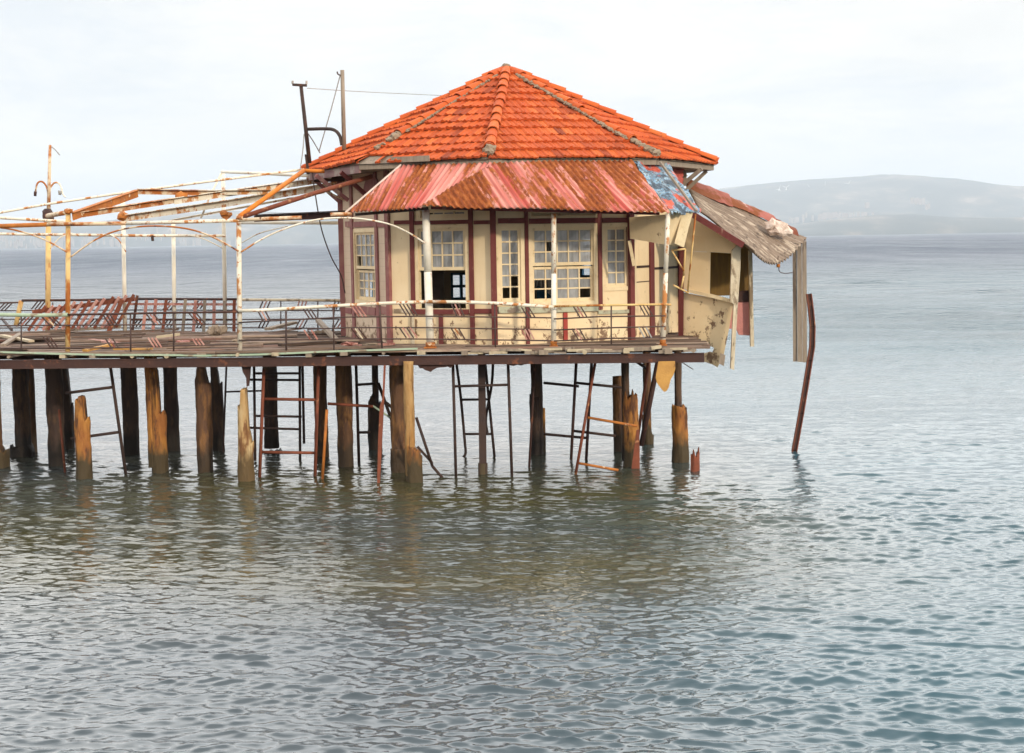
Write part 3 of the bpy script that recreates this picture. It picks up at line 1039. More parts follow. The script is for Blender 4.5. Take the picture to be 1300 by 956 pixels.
def tile_facet(i):
    a0, a1 = ANG[i], ANG[(i + 1) % 8] + (360 if i == 7 else 0)
    E0, E1 = oct_pt(RE + 0.06, a0) + Vector((0, 0, ZE)), oct_pt(RE + 0.06, a1) + Vector((0, 0, ZE))
    L = (E1 - E0).length
    e = (E1 - E0) / L
    ua = (APEX - E0).dot(e)
    foot = E0 + e * ua
    S = (APEX - foot).length
    d = (foot - APEX) / S                       # down the slope
    n_ = e.cross(-d).normalized()
    if n_.z < 0:
        n_ = -n_
    h = S / NROW
    for r in range(NROW):
        v0, v1 = r * h, (r + 1) * h + 0.03        # overlaps the course below
        if i == 1 and r == NROW - 1:
            gap = (0.02, 0.24)                    # slipped tiles near the broken hip
        else:
            gap = None
        def lim(v):
            t = min(v, S) / S
            return ua - ua * t, ua + (L - ua) * t
        l0, r0 = lim(v0)
        l1, r1 = lim(v1)
        nC = max(2, int((r1 - l1) / (PER / 8)) + 1)
        vs, fs, vr = [], [], []
        sag = 0.012 * math.sin(r * 1.7 + i)
        for k in range(nC + 1):
            u1_ = l1 + (r1 - l1) * k / nC
            u0_ = min(max(u1_, l0), r0)
            tid = math.floor(u1_ / PER + 0.5 * (r % 2))
            rr_ = random.Random(tid * 131 + r * 17 + i * 1009)
            jz, jv = rr_.uniform(-0.010, 0.012), rr_.uniform(-0.018, 0.02)
            ph = (u1_ / PER + 0.5 * (r % 2)) % 1.0
            wv = 0.019 * max(0.0, math.cos((ph - 0.25) * 2 * math.pi)) + 0.005 * math.cos((ph - 0.75) * 4 * math.pi)
            wave = E0 * 0
            big = 0.015 * math.sin(u1_ * 1.3 + i) * math.sin(v1 * 1.1)
            top = APEX + d * v0 + e * (u0_ - ua) + n_ * (0.006 + wv * 0.8 + big)
            bot = APEX + d * (v1 + jv) + e * (u1_ - ua) + n_ * (0.044 + wv + jz + sag + big)
            low = APEX + d * (v1 + jv) + e * (u1_ - ua) + n_ * (0.012 + wv * 0.5 + big)
            vs += [top, bot, low]
            vr.append(rr_.random())
        for k in range(nC):
            uu = (l1 + (r1 - l1) * (k + 0.5) / nC - l1) / max(1e-6, r1 - l1)
            if gap and gap[0] < uu < gap[1] and (uu < 0.15 or uu > 0.19):
                continue
            a = 3 * k
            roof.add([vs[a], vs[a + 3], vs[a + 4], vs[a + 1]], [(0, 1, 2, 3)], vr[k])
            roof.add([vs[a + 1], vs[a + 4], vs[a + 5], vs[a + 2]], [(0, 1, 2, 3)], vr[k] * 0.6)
    # boarding under the tiles keeps the roof closed
    under.add([APEX - Vector((0, 0, 0.03)), E0 - Vector((0, 0, 0.02)), E1 - Vector((0, 0, 0.02))], [(0, 1, 2)])


under = MB()
for i in range(8):
    tile_facet(i)
roof_o = roof.build('roof', M['tile'], pav, smooth=False)
under.build('roof_boarding', M['grey_wood'], roof_o)


def hip(a, t0, t1, mt, name='hip_tiles', rad=0.098):
    E = oct_pt(RE + 0.08, a) + Vector((0, 0, ZE + 0.03))
    d = (E - APEX)
    Ls = d.length
    d.normalize()
    s = d.cross(Vector((0, 0, 1))).normalized()
    u = s.cross(d).normalized()
    if u.z < 0:
        u = -u
    step = 0.36
    v = t0 * Ls
    mb = MB()
    k = 0
    while v < t1 * Ls - 0.05:
        ln = min(step + 0.05, t1 * Ls - v)
        rr_ = random.Random(k + int(a) * 7)
        off = s * rr_.uniform(-0.012, 0.012) + u * rr_.uniform(-0.006, 0.012)
        vs, fs = [], []
        nA = 10
        for (vv, rad_, up_) in ((v, rad * 0.86, 0.015), (v + ln, rad * 1.08, 0.035)):
            for rr2 in (rad_, rad_ - 0.018):
                for q in range(nA + 1):
                    t = math.pi * q / nA
                    vs.append(APEX + d * vv + s * rr2 * math.cos(t) + u * (rr2 * math.sin(t) * 0.9 + up_ - 0.02) + off)
        m_ = nA + 1
        for q in range(nA):
            fs.append((q, q + 1, 2 * m_ + q + 1, 2 * m_ + q))                  # outer skin
            fs.append((m_ + q, m_ + q + 1, 3 * m_ + q + 1, 3 * m_ + q))        # inner skin
            fs.append((2 * m_ + q, 2 * m_ + q + 1, 3 * m_ + q + 1, 3 * m_ + q))  # lower rim
            fs.append((q, q + 1, m_ + q + 1, m_ + q))
        mb.add(vs, fs, rr_.uniform(0.35, 1.0))
        v += step
        k += 1
    return mb.build(name, mt, roof_o)


def rock(mb, c, r, seed, sq=(1, 1, 1), n=2):
    bm = bmesh.new()
    bmesh.ops.create_icosphere(bm, subdivisions=n, radius=1.0)
    vs = []
    for v_ in bm.verts:
        k = 1 + 0.55 * mnoise.fractal(v_.co * 1.3 + Vector((seed, 0, 0)), 1.0, 2.0, 4)
        vs.append(Vector(c) + Vector((v_.co.x * sq[0], v_.co.y * sq[1], v_.co.z * sq[2])) * r * k)
    bm.verts.index_update()
    mb.add(vs, [tuple(v_.index for v_ in f.verts) for f in bm.faces])
    bm.free()


hip(ANG[0], 0.02, 1.0, M['tile'])
hip(ANG[1], 0.02, 0.74, M['tile'])
hip(ANG[2], 0.02, 0.93, M['tile'])
hip(ANG[3], 0.02, 0.84, M['tile'])
hip(ANG[4], 0.02, 1.0, M['tile'])
for a in ANG[5:]:
    hip(a, 0.02, 1.0, M['tile'])


def mortar(a, t0, t1, w, seed, side=0.0):
    E = oct_pt(RE + 0.08, a) + Vector((0, 0, ZE + 0.03))
    mb = MB()
    k = 0
    t = t0
    while t <= t1:
        p = APEX + (E - APEX) * t
        s = (E - APEX).cross(Vector((0, 0, 1))).normalized()
        rr_ = random.Random(seed * 31 + k)
        rock(mb, p + s * (side + rr_.uniform(-0.02, 0.02)) + Vector((0, 0, 0.02)), w * rr_.uniform(0.7, 1.2), seed + k * 3.3, (1, 1, 0.7))
        t += w * 1.4 / (E - APEX).length
        k += 1
    return mb.build('mortar_bed', M['plaster'], roof_o, smooth=False)


mortar(ANG[3], 0.85, 0.99, 0.085, 3)
mortar(ANG[2], 0.93, 0.985, 0.10, 9)
mortar(ANG[1], 0.74, 0.82, 0.09, 5)
mortar(ANG[1], 0.84, 0.88, 0.06, 15)
mortar(ANG[3], 0.1, 0.84, 0.045, 6, 0.10)
mortar(ANG[1], 0.1, 0.72, 0.030, 8, -0.10)
mb = MB()
for k in range(5):
    rock(mb, APEX + Vector((rnd.uniform(-0.06, 0.10), rnd.uniform(-0.06, 0.06), 0.04)), 0.05, k * 2.2, (1.2, 1, 0.8))
mb.build('apex_mortar', M['plaster'], roof_o)

# corrugated canopy ----------------------------------------------------------
def corrugated(poly, down, mt, name, parent, per=0.095, amp=0.021, nv=14, sag=None, ragged=0.0, seed=1, thick=0.006):
    """sheet over a planar-ish convex polygon, corrugations running along 'down'"""
    poly = [Vector(p) for p in poly]
    c_ = sum(poly, Vector()) / len(poly)
    nrm = Vector()
    for i in range(len(poly)):
        nrm += (poly[i] - c_).cross(poly[(i + 1) % len(poly)] - c_)
    nrm.normalize()
    if nrm.z < 0:
        nrm = -nrm
    dv = (Vector(down) - nrm * Vector(down).dot(nrm)).normalized()
    du = nrm.cross(dv).normalized()
    uv = [((p - c_).dot(du), (p - c_).dot(dv), (p - c_).dot(nrm)) for p in poly]
    u_lo, u_hi = min(p[0] for p in uv), max(p[0] for p in uv)
    nu = int((u_hi - u_lo) / (per / 8)) + 1
    rows = []
    rr_ = random.Random(seed)
    tear = 0
    for k in range(nu + 1):
        u = u_lo + (u_hi - u_lo) * (k / nu * 0.9998 + 0.0001)
        hits = []
        for i in range(len(uv)):
            a, b_ = uv[i], uv[(i + 1) % len(uv)]
            if (a[0] - u) * (b_[0] - u) <= 0 and abs(a[0] - b_[0]) > 1e-9:
                t = (u - a[0]) / (b_[0] - a[0])
                hits.append((a[1] + (b_[1] - a[1]) * t, a[2] + (b_[2] - a[2]) * t))
        hits.sort()
        (v0, w0), (v1, w1) = hits[0], hits[-1]
        if k % 40 == 0:
            tear = rr_.uniform(-ragged, ragged)
        v1 += tear + rr_.uniform(-1, 1) * ragged * 0.15
        v0 -= tear * 0.5
        rows.append((u, v0, w0, v1, w1))
    mb = MB()
    vs, uvs, fs = [], [], []
    for (u, v0, w0, v1, w1) in rows:
        for j in range(nv + 1):
            t = j / nv
            v = v0 + (v1 - v0) * t
            w = w0 + (w1 - w0) * t + amp * math.sin(2 * math.pi * u / per) + 0.012 * math.sin(u * 2.3 + v * 1.7 + seed)
            if sag:
                w -= sag * math.sin(math.pi * t) * 0.5
            vs.append(c_ + du * u + dv * v + nrm * w)
            uvs.append((u, v))
    for k in range(len(rows) - 1):
        for j in range(nv):
            a = k * (nv + 1) + j
            fs.append((a, a + 1, a + nv + 2, a + nv + 1))
    mb.add(vs, fs, None, uvs)
    return mb.build(name, mt, parent, smooth=True, solid=thick)


def v3(x, y, z):
    return Vector((x, y, z))


TLb, TRb = P(509, 210.5, 27.86), P(628, 206, 27.14)
BLb, BRb = P(440, 271, 27.75), P(535, 263, 26.72)
corrugated([TLb, TRb, BRb, BLb], FB.n + v3(-0.25, 0, -0.6), M['iron_left'], 'canopy_sheet', pav, ragged=0.02, seed=3)
TLc, TRc = P(626, 205.5, 27.13), P(802, 203, 27.95)
BLc, BRc = P(533, 262, 26.70), P(850, 270, 26.85)
corrugated([TLc, TRc, BRc, BLc], FC.n + v3(0.42, 0, -0.62), M['iron_right'], 'canopy_sheet', pav, ragged=0.025, seed=8)
mb = MB()
mb.bar(TLb + v3(0.0, 0, 0.02), BLb + v3(-0.02, 0, 0.02), 0.10, 0.03)
mb.build('canopy_verge', M['tile_rim'], pav)
# canopy framing under the sheets
mb = MB()
mb.bar(BLb + v3(0.15, 0.14, -0.02), BRb + v3(0.1, 0.16, -0.02), 0.04, 0.05)
mb.build('canopy_beam', M['steel_dark'], pav)
mb = MB()
mb.bar(BRb + v3(0.15, 0.22, -0.01), BRc + v3(-0.15, 0.22, -0.01), 0.04, 0.05)
mb.build('canopy_beam', M['timber_red'], pav)
# grey boards between wall and canopy top
mb = MB()
mb.bar(P(497, 203, 27.9), P(545, 201, 27.5), 0.03, 0.10)
mb.build('loose_fascia_board', M['grey_wood'], pav)

# torn blue sheet at the right end of the canopy
def crumple(corners, mt, name, parent, n=26, amp=0.07, seed=1, ragged=0.06):
    a, b_, c_, d = [Vector(p) for p in corners]     # top-left, top-right, bottom-right, bottom-left
    nrm = (b_ - a).cross(d - a).normalized()
    vs, fs = [], []
    for i in range(n + 1):
        for j in range(n + 1):
            u, v = i / n, j / n
            if i in (0, n):
                u += ragged * mnoise.noise(Vector((j * 0.7, i, seed)))
            if j in (0, n):
                v += ragged * mnoise.noise(Vector((i * 0.7, j, seed + 5)))
            p = a * (1 - u) * (1 - v) + b_ * u * (1 - v) + c_ * u * v + d * (1 - u) * v
            k = mnoise.fractal(Vector((u * 4 + seed, v * 4, 0)), 1.0, 2.0, 5)
            vs.append(p + nrm * amp * k)
    for i in range(n):
        for j in range(n):
            q = i * (n + 1) + j
            fs.append((q, q + 1, q + n + 2, q + n + 1))
    mb = MB()
    mb.add(vs, fs)
    return mb.build(name, mt, parent, smooth=False, solid=0.012)


crumple([P(803, 205, 28.0), P(848, 208, 28.6), P(890, 269, 27.6), P(852, 271, 26.9)], M['blue_sheet'], 'torn_canopy_sheet', pav, seed=4)
crumple([P(803, 205, 28.62), P(866, 206, 30.2), P(868, 236, 30.0), P(820, 232, 28.6)], weather('faded_red_board', (0.50, 0.10, 0.07), (0.36, 0.08, 0.07), [(0.56, 0.62, 3, ONE, (0.2, 0.1, 0.09))], 3), 'red_wall_board', pav, amp=0.03, seed=9)
bar_obj('fallen_batten', P(838, 206, 27.9), P(884, 268, 27.4), 0.05, 0.035, M['grey_wood'], pav)
bar_obj('wall_stub', P(864, 208, 30.7), P(864, 236, 30.7), 0.22, 0.10, M['grey_wood'], pav, (0, 1, 0))

# dropped soffit boards under the blue sheet
def slab_px(pts, t, mt, name, parent, n=(0, 1, 0)):
    mb = MB()
    mb.slab([P(*p) for p in pts], n, t)
    return mb.build(name, mt, parent)


slab_px([(799, 276, 27.75), (849, 272, 27.3), (848, 311, 27.45), (800, 303, 27.85)], 0.03, M['wall_loose'], 'dropped_soffit_board', pav)
slab_px([(850, 272, 27.28), (858, 269, 27.3), (880, 270, 27.5), (867, 314, 27.6), (850, 311, 27.43)], 0.03, M['wall_loose'], 'dropped_soffit_board', pav)
slab_px([(866, 270, 27.42), (879, 269, 27.44), (868, 314, 27.55), (856, 309, 27.38)], -0.03, M['frame_cream'], 'dropped_soffit_edge', pav)
slab_px([(797, 306, 27.9), (801, 305, 27.9), (807, 337, 28.0), (803, 338, 28.0)], 0.03, M['frame_cream'], 'hanging_lath', pav)
# light iron bracket at the right of the canopy
for a, b2 in (((883, 272, 27.6), (873, 371, 28.0)), ((853, 318, 27.7), (868, 344, 27.8)), ((853, 318, 27.7), (870, 316, 27.7)), ((870, 316, 27.7), (868, 350, 27.85)), ((868, 350, 27.85), (865, 366, 27.9)), ((855, 362, 27.9), (874, 372, 28.0))):
    tube_obj('canopy_bracket', [P(*a), P(*b2)], 0.016, M['cream_rust'], pav)

def PS(px, py, back=0.0):           # vertical plane of the side room's front
    p0, p1 = P(874, 340, 29.5), P(936, 340, 29.0)
    e = (p1 - p0)
    e.z = 0
    n = Vector((-e.y, e.x, 0)).normalized()
    return onplane(px, py, p0 + n * back, n)


def side_px(pts, back, t, mt, name):
    mb = MB()
    q = [PS(x, y, back) for x, y in pts]
    e = (q[1] - q[0])
    mb.slab(q, (0.2, 1, 0), t)
    return mb.build(name, mt, pav)


# collapsing side room over the water ------------------------------------------
WL = M['wall_loose']
side_px([(868, 298), (934, 303.5), (933, 322), (868, 318)], 0.0, 0.05, WL, 'side_room_header')
side_px([(866, 318), (902, 320.4), (901, 374), (866, 367)], 0.004, 0.05, WL, 'side_room_wall')
side_px([(872, 366.5), (903, 373.5), (936, 382), (936, 386), (903, 378), (872, 371)], -0.06, 0.10, M['frame_cream'], 'side_room_sill')
side_px([(866, 371), (903, 378), (931, 385), (925, 420), (919, 449), (911, 466.5), (905, 463), (892, 458.5), (893, 449), (901, 446.5), (904.5, 447.5), (906.5, 441.5), (900, 438.5), (895, 440), (889, 437.5), (866, 438)], 0.06, 0.035, WL, 'side_room_torn_panel')
side_px([(863, 296), (868.5, 296), (867, 437), (861, 437)], -0.03, 0.08, M['timber_red'], 'side_room_corner_post')
slab_px([(912, 461, 28.84), (915, 448, 28.84), (921, 451, 28.86), (919, 465, 28.84)], 0.03, M['grey_wood'], 'side_room_splinter', pav)
slab_px([(929, 318, 28.95), (941, 306, 28.95), (940, 340, 28.95), (937, 384, 28.9), (933.5, 440, 28.85), (932, 470, 28.85), (927.5, 468, 28.85), (929, 440, 28.85), (931.5, 386, 28.9), (927, 383, 28.92)], 0.10, M['white_wood'], 'side_room_post', pav)
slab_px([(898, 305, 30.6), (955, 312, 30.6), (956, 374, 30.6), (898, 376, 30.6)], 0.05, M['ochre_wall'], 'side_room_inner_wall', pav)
slab_px([(934, 370, 30.5), (956, 368, 30.5), (956, 384, 30.5), (934, 384, 30.5)], 0.04, M['rust_dark'], 'side_room_skirting', pav)
slab_px([(924, 384, 30.5), (955, 383, 30.5), (952, 426, 30.5), (938, 425, 30.5), (935, 418, 30.5), (924, 417, 30.5)], 0.05, M['pink_wall'], 'side_room_tiled_wall', pav)
slab_px([(950.5, 318, 30.35), (954.5, 318, 30.35), (957.5, 440, 30.35), (953.0, 440, 30.35)], 0.10, M['white_wood'], 'side_room_strip', pav)
side_px([(868, 268), (892, 279), (940, 305), (934, 312), (868, 299)], 0.01, 0.04, WL, 'side_room_gable')
bar_obj('side_room_verge', P(874, 269, 29.0), P(944, 311.5, 28.65), 0.05, 0.11, M['timber_red'], pav)
# roof of the side room
A0, A1, B0, B1 = P(872, 236, 31.5), P(1024, 302, 31.2), P(888, 268, 29.05), P(957, 319, 28.55)
mid = P(988, 326, 29.6)
n_u, n_v = 110, 24
vs, uvs, fs = [], [], []
for i in range(n_u + 1):
    s = i / n_u
    st = B0.lerp(A0, s)
    en = B1 * (1 - s) ** 2 + (mid * 2 - (A1 + B1) * 0.5) * 2 * s * (1 - s) + A1 * s * s
    for j in range(n_v + 1):
        t = j / n_v
        p = st.lerp(en, t)
        p.z += 0.028 * math.sin(s * 2 * math.pi * 20) - 0.10 * math.sin(math.pi * s) * t * t + 0.015 * math.sin(t * 9 + s * 4)
        vs.append(p)
        uvs.append((t * 3.0, s * 3.0))
for i in range(n_u):
    for j in range(n_v):
        q = i * (n_v + 1) + j
        fs.append((q, q + 1, q + n_v + 2, q + n_v + 1))
mb = MB()
mb.add(vs, fs, None, uvs)
porch = mb.build('side_room_roof', M['asbestos'], pav, smooth=True, solid=0.012)
def flashing(x0, y0, x1, y1, w, mt, Ya, Yb):
    mb = MB()
    a, b2 = P(x0, y0, Ya), P(x1, y1, Yb)
    d = (b2 - a).normalized()
    side = Vector((0.1, -1, -0.55)).normalized()
    vs, fs = [], []
    n1 = 10
    for i in range(n1 + 1):
        p = a.lerp(b2, i / n1)
        for k, (o1, o2) in enumerate(((-0.30, -0.10), (-0.12, 0.02), (0, 0.05), (0.5 * w, 0.03), (w, -0.02))):
            wob = 0.025 * mnoise.noise(Vector((i * 0.8, k * 1.3, x0)))
            vs.append(p + side * o1 + Vector((0, 0, o2 + wob)))
    for i in range(n1):
        for k in range(4):
            q = i * 5 + k
            fs.append((q, q + 1, q + 6, q + 5))
    mb.add(vs, fs)
    mb.build('ridge_flashing', mt, porch, smooth=False, solid=0.01)
flashing(868, 229, 926, 251, 0.36, M['flash_red'], 31.45, 31.4)
flashing(922, 252, 984, 279, 0.18, M['flash_red'], 31.38, 31.32)
flashing(978, 278, 1012, 295, 0.12, M['rust_red'], 31.3, 31.25)
# post hanging from the corner of that roof, its foot gone
hp = MB()
for k, (xa, xb, dy) in enumerate(((1006, 1011.5, 0.0), (1011.5, 1018, -0.03), (1018, 1024, 0.0))):
    hp.hexa([P(xa + 0.2, 305 + (3 - k) * 2, 31.0 + dy), P(xb - 0.2, 305 + (3 - k) * 2, 31.0 + dy), P(xb - 0.2, 303 + (3 - k) * 2, 31.16), P(xa + 0.2, 303 + (3 - k) * 2, 31.16)],
            [P(xa + 0.8, 459 + k * 0.5, 31.0 + dy), P(xb + 0.6, 459 + k * 0.5, 31.0 + dy), P(xb + 0.6, 459, 31.16), P(xa + 0.8, 459, 31.16)])
hp.build('hanging_post', M['grey_wood'], pav)

# lump of rubble and dangling bulb holder on the porch
mb = MB()
for k in range(4):
    rock(mb, P(980 + k * 5, 286 + (k % 2) * 4 + k, 30.55), 0.13, k * 4.1 + 1, (1.2, 0.9, 0.85), 2)
tag(mb.build('rubble_lump', M['plaster_white'], None), 'pale lump of rubble resting on the grey corrugated roof', 'rubble')
rt = empty('dangling_lamp_holder', P(988, 326, 29.7), 'small lamp holder dangling on a wire under the grey corrugated roof', 'lamp holder')
tube_obj('cord', arc([P(988, 325, 29.7), P(987.5, 330, 29.7), P(988, 336, 29.7)]), 0.008, M['wire'], rt, 6)
tube_obj('holder', [P(988, 335, 29.7), P(988, 339.5, 29.7)], 0.035, M['rust_orange'], rt, 8)
tube_obj('cord', arc([P(988.5, 339, 29.7), P(990, 345, 29.9), P(997, 347, 30.4), (P(1006, 346, 31.0))]), 0.008, M['wire'], rt, 6)

# ------------------------------------------------------------------ masts and cables on the roof
rt = empty('insulator_pole', P(393, 207, 30.9), 'leaning dark pole with a crosspiece of insulators beside the left eave', 'pole')
tube_obj('pole', [P(393, 207, 30.9), P(382, 108, 30.9)], 0.042, M['steel_dark'], rt, 8, 0.034)
bar_obj('crossarm', P(371.5, 107.5, 30.9), P(389.5, 108.5, 30.9), 0.08, 0.045, M['steel_dark'], rt)
for px in (371.5, 389):
    tube_obj('insulator_hook', arc([P(px + (2 if px < 380 else -1), 108, 30.9), P(px, 106, 30.9), P(px + 0.2, 102.5, 30.9)]), 0.022, M['insulator'], rt, 6)
rt = empty('roof_mast', P(437, 190, 30.2), 'upright dark mast standing on the orange tiles with a bent side arm', 'mast')
tube_obj('pole', [P(437, 190, 30.2), P(434.5, 89, 30.2)], 0.040, M['grey_wood'], rt, 8, 0.038)
tube_obj('side_arm', arc([P(391, 164, 30.9), P(412, 163.5, 30.6), P(424, 165, 30.4), P(431, 172, 30.25), P(434, 184, 30.2)]), 0.032, M['steel_dark'], rt, 8)
tube_obj('mast_hook', arc([P(433, 96, 30.2), P(429, 94, 30.2), P(428, 91, 30.2)]), 0.015, M['wire'], rt, 6)
for nm, pts, r_, mt, lb in (
        ('guy_wire', [P(432, 95, 30.2), P(420, 140, 30.4), P(405, 192, 30.8)], 0.010, M['pale_wire'], 'thin stay wire from the mast head to the left eave'),
        ('guy_wire', [P(390, 168, 30.9), P(398, 180, 30.7), P(406, 194, 30.4)], 0.010, M['wire'], 'short dark wire from the leaning pole down to the tiles'),
        ('guy_wire', [P(386, 170, 30.9), P(384, 195, 30.9), P(379, 228, 30.9)], 0.010, M['pale_wire'], 'pale wire hanging from the leaning pole past the eave'),
        ('overhead_cable', [P(390, 112, 30.9), P(470, 117, 34), P(600, 123, 40)], 0.008, M['pale_wire'], 'faint overhead cable running off behind the orange roof'),
        ('loose_cable', [P(396, 215, 30.0), P(400, 245, 29.9), P(408, 290, 29.9), P(420, 325, 29.9), P(433, 350, 30.0), P(438, 372, 30.2)], 0.012, M['wire'], 'loose black cable hanging from the eave to the left wall')):
    o = tube_obj(nm, arc(pts), r_, mt, None, 6)
    tag(o, lb, 'cable')
bar_obj('gutter_stub', P(388.5, 196, 30.9), P(391.5, 221, 30.9), 0.05, 0.05, M['steel_dark'], pav)

# ------------------------------------------------------------------ pier deck
pier = empty('pier_deck', (-5.3, 27.5, 2.0), 'decaying plank pier deck on rusty steel beams with the pavilion at its end', 'pier')
mb = MB()
w = 0.0
while w < 7.7:
    pw = rnd.uniform(0.13, 0.19)
    x1 = 3.35 + rnd.uniform(-0.15, 0.12)
    x0 = -15.0
    if w > 5.75:
        x1 = min((5.0 - w) / 0.192, -4.2)
    segs = []
    x = x0
    while x < x1 - 0.2:
        ln = rnd.uniform(1.8, 4.2)
        segs.append((x, min(x + ln, x1)))
        x += ln
    if w > 5.75:
        segs.append((-2.6, 3.0))
    for a, c_ in segs:
        front = w < 0.05
        if rnd.random() < 0.07 and not front and a < -3:
            continue
        z0_, z1_ = DECK + rnd.uniform(-0.02, 0.012), DECK + rnd.uniform(-0.02, 0.012)
        if rnd.random() < 0.24 and a < -3.2:
            z1_ += rnd.uniform(0.02, 0.10)
            z0_ += rnd.uniform(-0.02, 0.04)
        ya, yb = rnd.uniform(-0.015, 0.015), rnd.uniform(-0.015, 0.015)
        gx = 0.006
        A = [v3(a + gx, Yf(a) + w + ya, z0_ - 0.035), v3(a + gx, Yf(a) + w + pw - 0.012 + ya, z0_ - 0.035), v3(a + gx, Yf(a) + w + pw - 0.012 + ya, z0_), v3(a + gx, Yf(a) + w + ya, z0_)]
        B = [v3(c_ - gx, Yf(c_) + w + yb, z1_ - 0.035), v3(c_ - gx, Yf(c_) + w + pw - 0.012 + yb, z1_ - 0.035), v3(c_ - gx, Yf(c_) + w + pw - 0.012 + yb, z1_), v3(c_ - gx, Yf(c_) + w + yb, z1_)]
        mb.hexa(A, B, rnd.random())
    w += pw
mb.build('decking', M['deck'], pier)
# joists across, their pale ends showing over the front beam
for px in [-60, 12, 80, 118, 168, 212, 256, 302, 350, 392, 437, 487, 535, 590, 640, 690, 742, 795, 848, 880]:
    q = PF(px, 452)
    wj = rnd.uniform(0.10, 0.17)
    mb = MB()
    z_ = 2.222
    yy = Yf(q.x) - rnd.uniform(0.03, 0.10)
    hj = rnd.uniform(0.055, 0.09)
    zj = z_ + 0.043 - hj / 2
    if rnd.random() < 0.4:                   # a round log end
        mb.tube([v3(q.x, yy, zj), v3(q.x + 0.1, min(yy + 6.0, 33.4), zj)], hj / 2, 10)
    else:
        mb.bar(v3(q.x, yy, zj), v3(q.x + 0.1, min(yy + 6.0, 33.4), zj), wj, hj)
    mb.build('joist', M['pale_wood'] if rnd.random() < 0.55 else M['grey_wood'], pier)


def ibeam(x0, x1, off, zt, h, name='edge_beam', mt=None):
    mb = MB()
    a, c_ = v3(x0, Yf(x0) + off, zt - h / 2), v3(x1, Yf(x1) + off, zt - h / 2)
    up = v3(0, 0, h / 2)
    mb.bar(a + up * 0.86, c_ + up * 0.86, 0.14, h * 0.14)
    mb.bar(a - up * 0.86, c_ - up * 0.86, 0.14, h * 0.14)
    mb.bar(a - v3(0, 0.045, 0), c_ - v3(0, 0.045, 0), 0.035, h * 0.715)
    return mb.build(name, mt or M['rust_dark'], pier)


ibeam(-15, 3.28, 0.06, 2.176, 0.155)
ibeam(-15, 3.2, 2.4, 2.176, 0.15)
ibeam(-15, 3.2, 4.9, 2.176, 0.15)
# flaking rust under the edge beam
for x0, x1, dep in ((523, 580, 12), (640, 672, 3), (62, 125, 4), (183, 200, 4), (655, 668, 3)):
    a = [PF(x0, 461.5, 0.05)]
    k = x0
    rr_ = random.Random(x0)
    low = []
    while k < x1:
        low.append(PF(k, 462 + rr_.uniform(0.25, 1) * dep * math.sin(math.pi * (k - x0 + 1) / (x1 - x0 + 2)), 0.05))
        k += rr_.uniform(2, 5)
    top = [PF(x0, 461.0, 0.05)]
    mb = MB()
    mb.slab([PF(x0, 461.0, 0.05)] + low + [PF(x1, 460.5, 0.05)], (0, 1, 0), 0.03)
    mb.build('rust_flake', M['rust_dark'], pier)
# flattened sea-green edge strip along the left part
pts = [PF(px, py, -0.03) for px, py in ((-120, 447), (0, 447), (70, 449), (130, 450.5), (200, 450.5), (260, 451.5), (330, 450), (400, 447), (440, 445.5), (490, 444), (530, 442.5))]
mb = MB()
for a, c_ in zip(pts[:-1], pts[1:]):
    mb.bar(a, c_, 0.05, 0.03)
mb.build('edge_strip', M['green_trim'], pier)
# broken board ends on the right part of the edge
for k in range(26):
    px = 600 + k * 11 + rnd.uniform(-4, 4)
    q = PF(px, 443 - (px - 600) * 0.008, 0)
    mb = MB()
    ln = rnd.uniform(0.12, 0.4)
    z_ = DECK - 0.06 + rnd.uniform(-0.03, 0.04)
    mb.bar(v3(q.x - ln / 2, Yf(q.x) - rnd.uniform(0.0, 0.05), z_), v3(q.x + ln / 2, Yf(q.x) - rnd.uniform(0.0, 0.06), z_ + rnd.uniform(-0.02, 0.02)), 0.06, rnd.uniform(0.03, 0.07))
    mb.build('edge_splinter', M['grey_wood'] if k % 3 else M['pale_wood'], pier)

# debris on the deck
def board(p, q, w_, h_, mt, name, label, cat='board'):
    mb = MB()
    mb.bar(p, q, w_, h_)
    return tag(mb.build(name, mt, None), label, cat)


def D(px, py):                    # a point on the deck
    return W(px, py, DECK + 0.03)


board(D(108, 445), D(140, 441.5) + v3(0, 0, 0.05), 0.12, 0.04, M['yellow_board'], 'loose_plank', 'bright yellow plank lying on the deck edge beside the rusty front post')
board(D(146, 443), D(192, 443), 0.14, 0.03, M['yellow_board'], 'loose_plank', 'second yellow plank, flat on the deck right of the first one')
board(D(2, 431) + v3(0, 0, 0.08), D(40, 434.5) + v3(0, 0, 0.02), 0.12, 0.04, M['pale_wood'], 'loose_plank', 'pale plank on the deck at the far left, pointing to the lamp post')
board(D(4, 438), D(26, 430) + v3(0, 0, 0.1), 0.10, 0.04, M['grey_wood'], 'loose_plank', 'grey plank crossing the pale plank at the far left')
board(D(112, 431), D(150, 436), 0.10, 0.04, M['rust_faded'], 'loose_plank', 'faded pink plank lying in the middle of the deck')
board(D(199, 428), D(228, 427.5) + v3(0, 0, 0.05), 0.12, 0.05, M['pale_wood'], 'loose_plank', 'pale plank on the deck behind the thin white post')
board(D(340, 424) + v3(0, 0, 0.1), D(374, 420.5) + v3(0, 0, 0.18), 0.16, 0.05, M['grey_wood'], 'loose_plank', 'grey beam propped along the rear edge of the deck')
board(D(404, 422) + v3(0, 0, 0.25), D(428, 433), 0.10, 0.06, M['grey_wood'], 'loose_plank', 'dark plank tipped against the rear edge near the left wall')
board(D(60, 432), D(88, 430), 0.12, 0.06, M['grey_wood'], 'loose_plank', 'short grey plank at the foot of the lamp post')
board(D(355, 438), D(425, 434), 0.14, 0.05, M['deck'], 'loose_plank', 'long brown plank on the deck left of the pavilion')
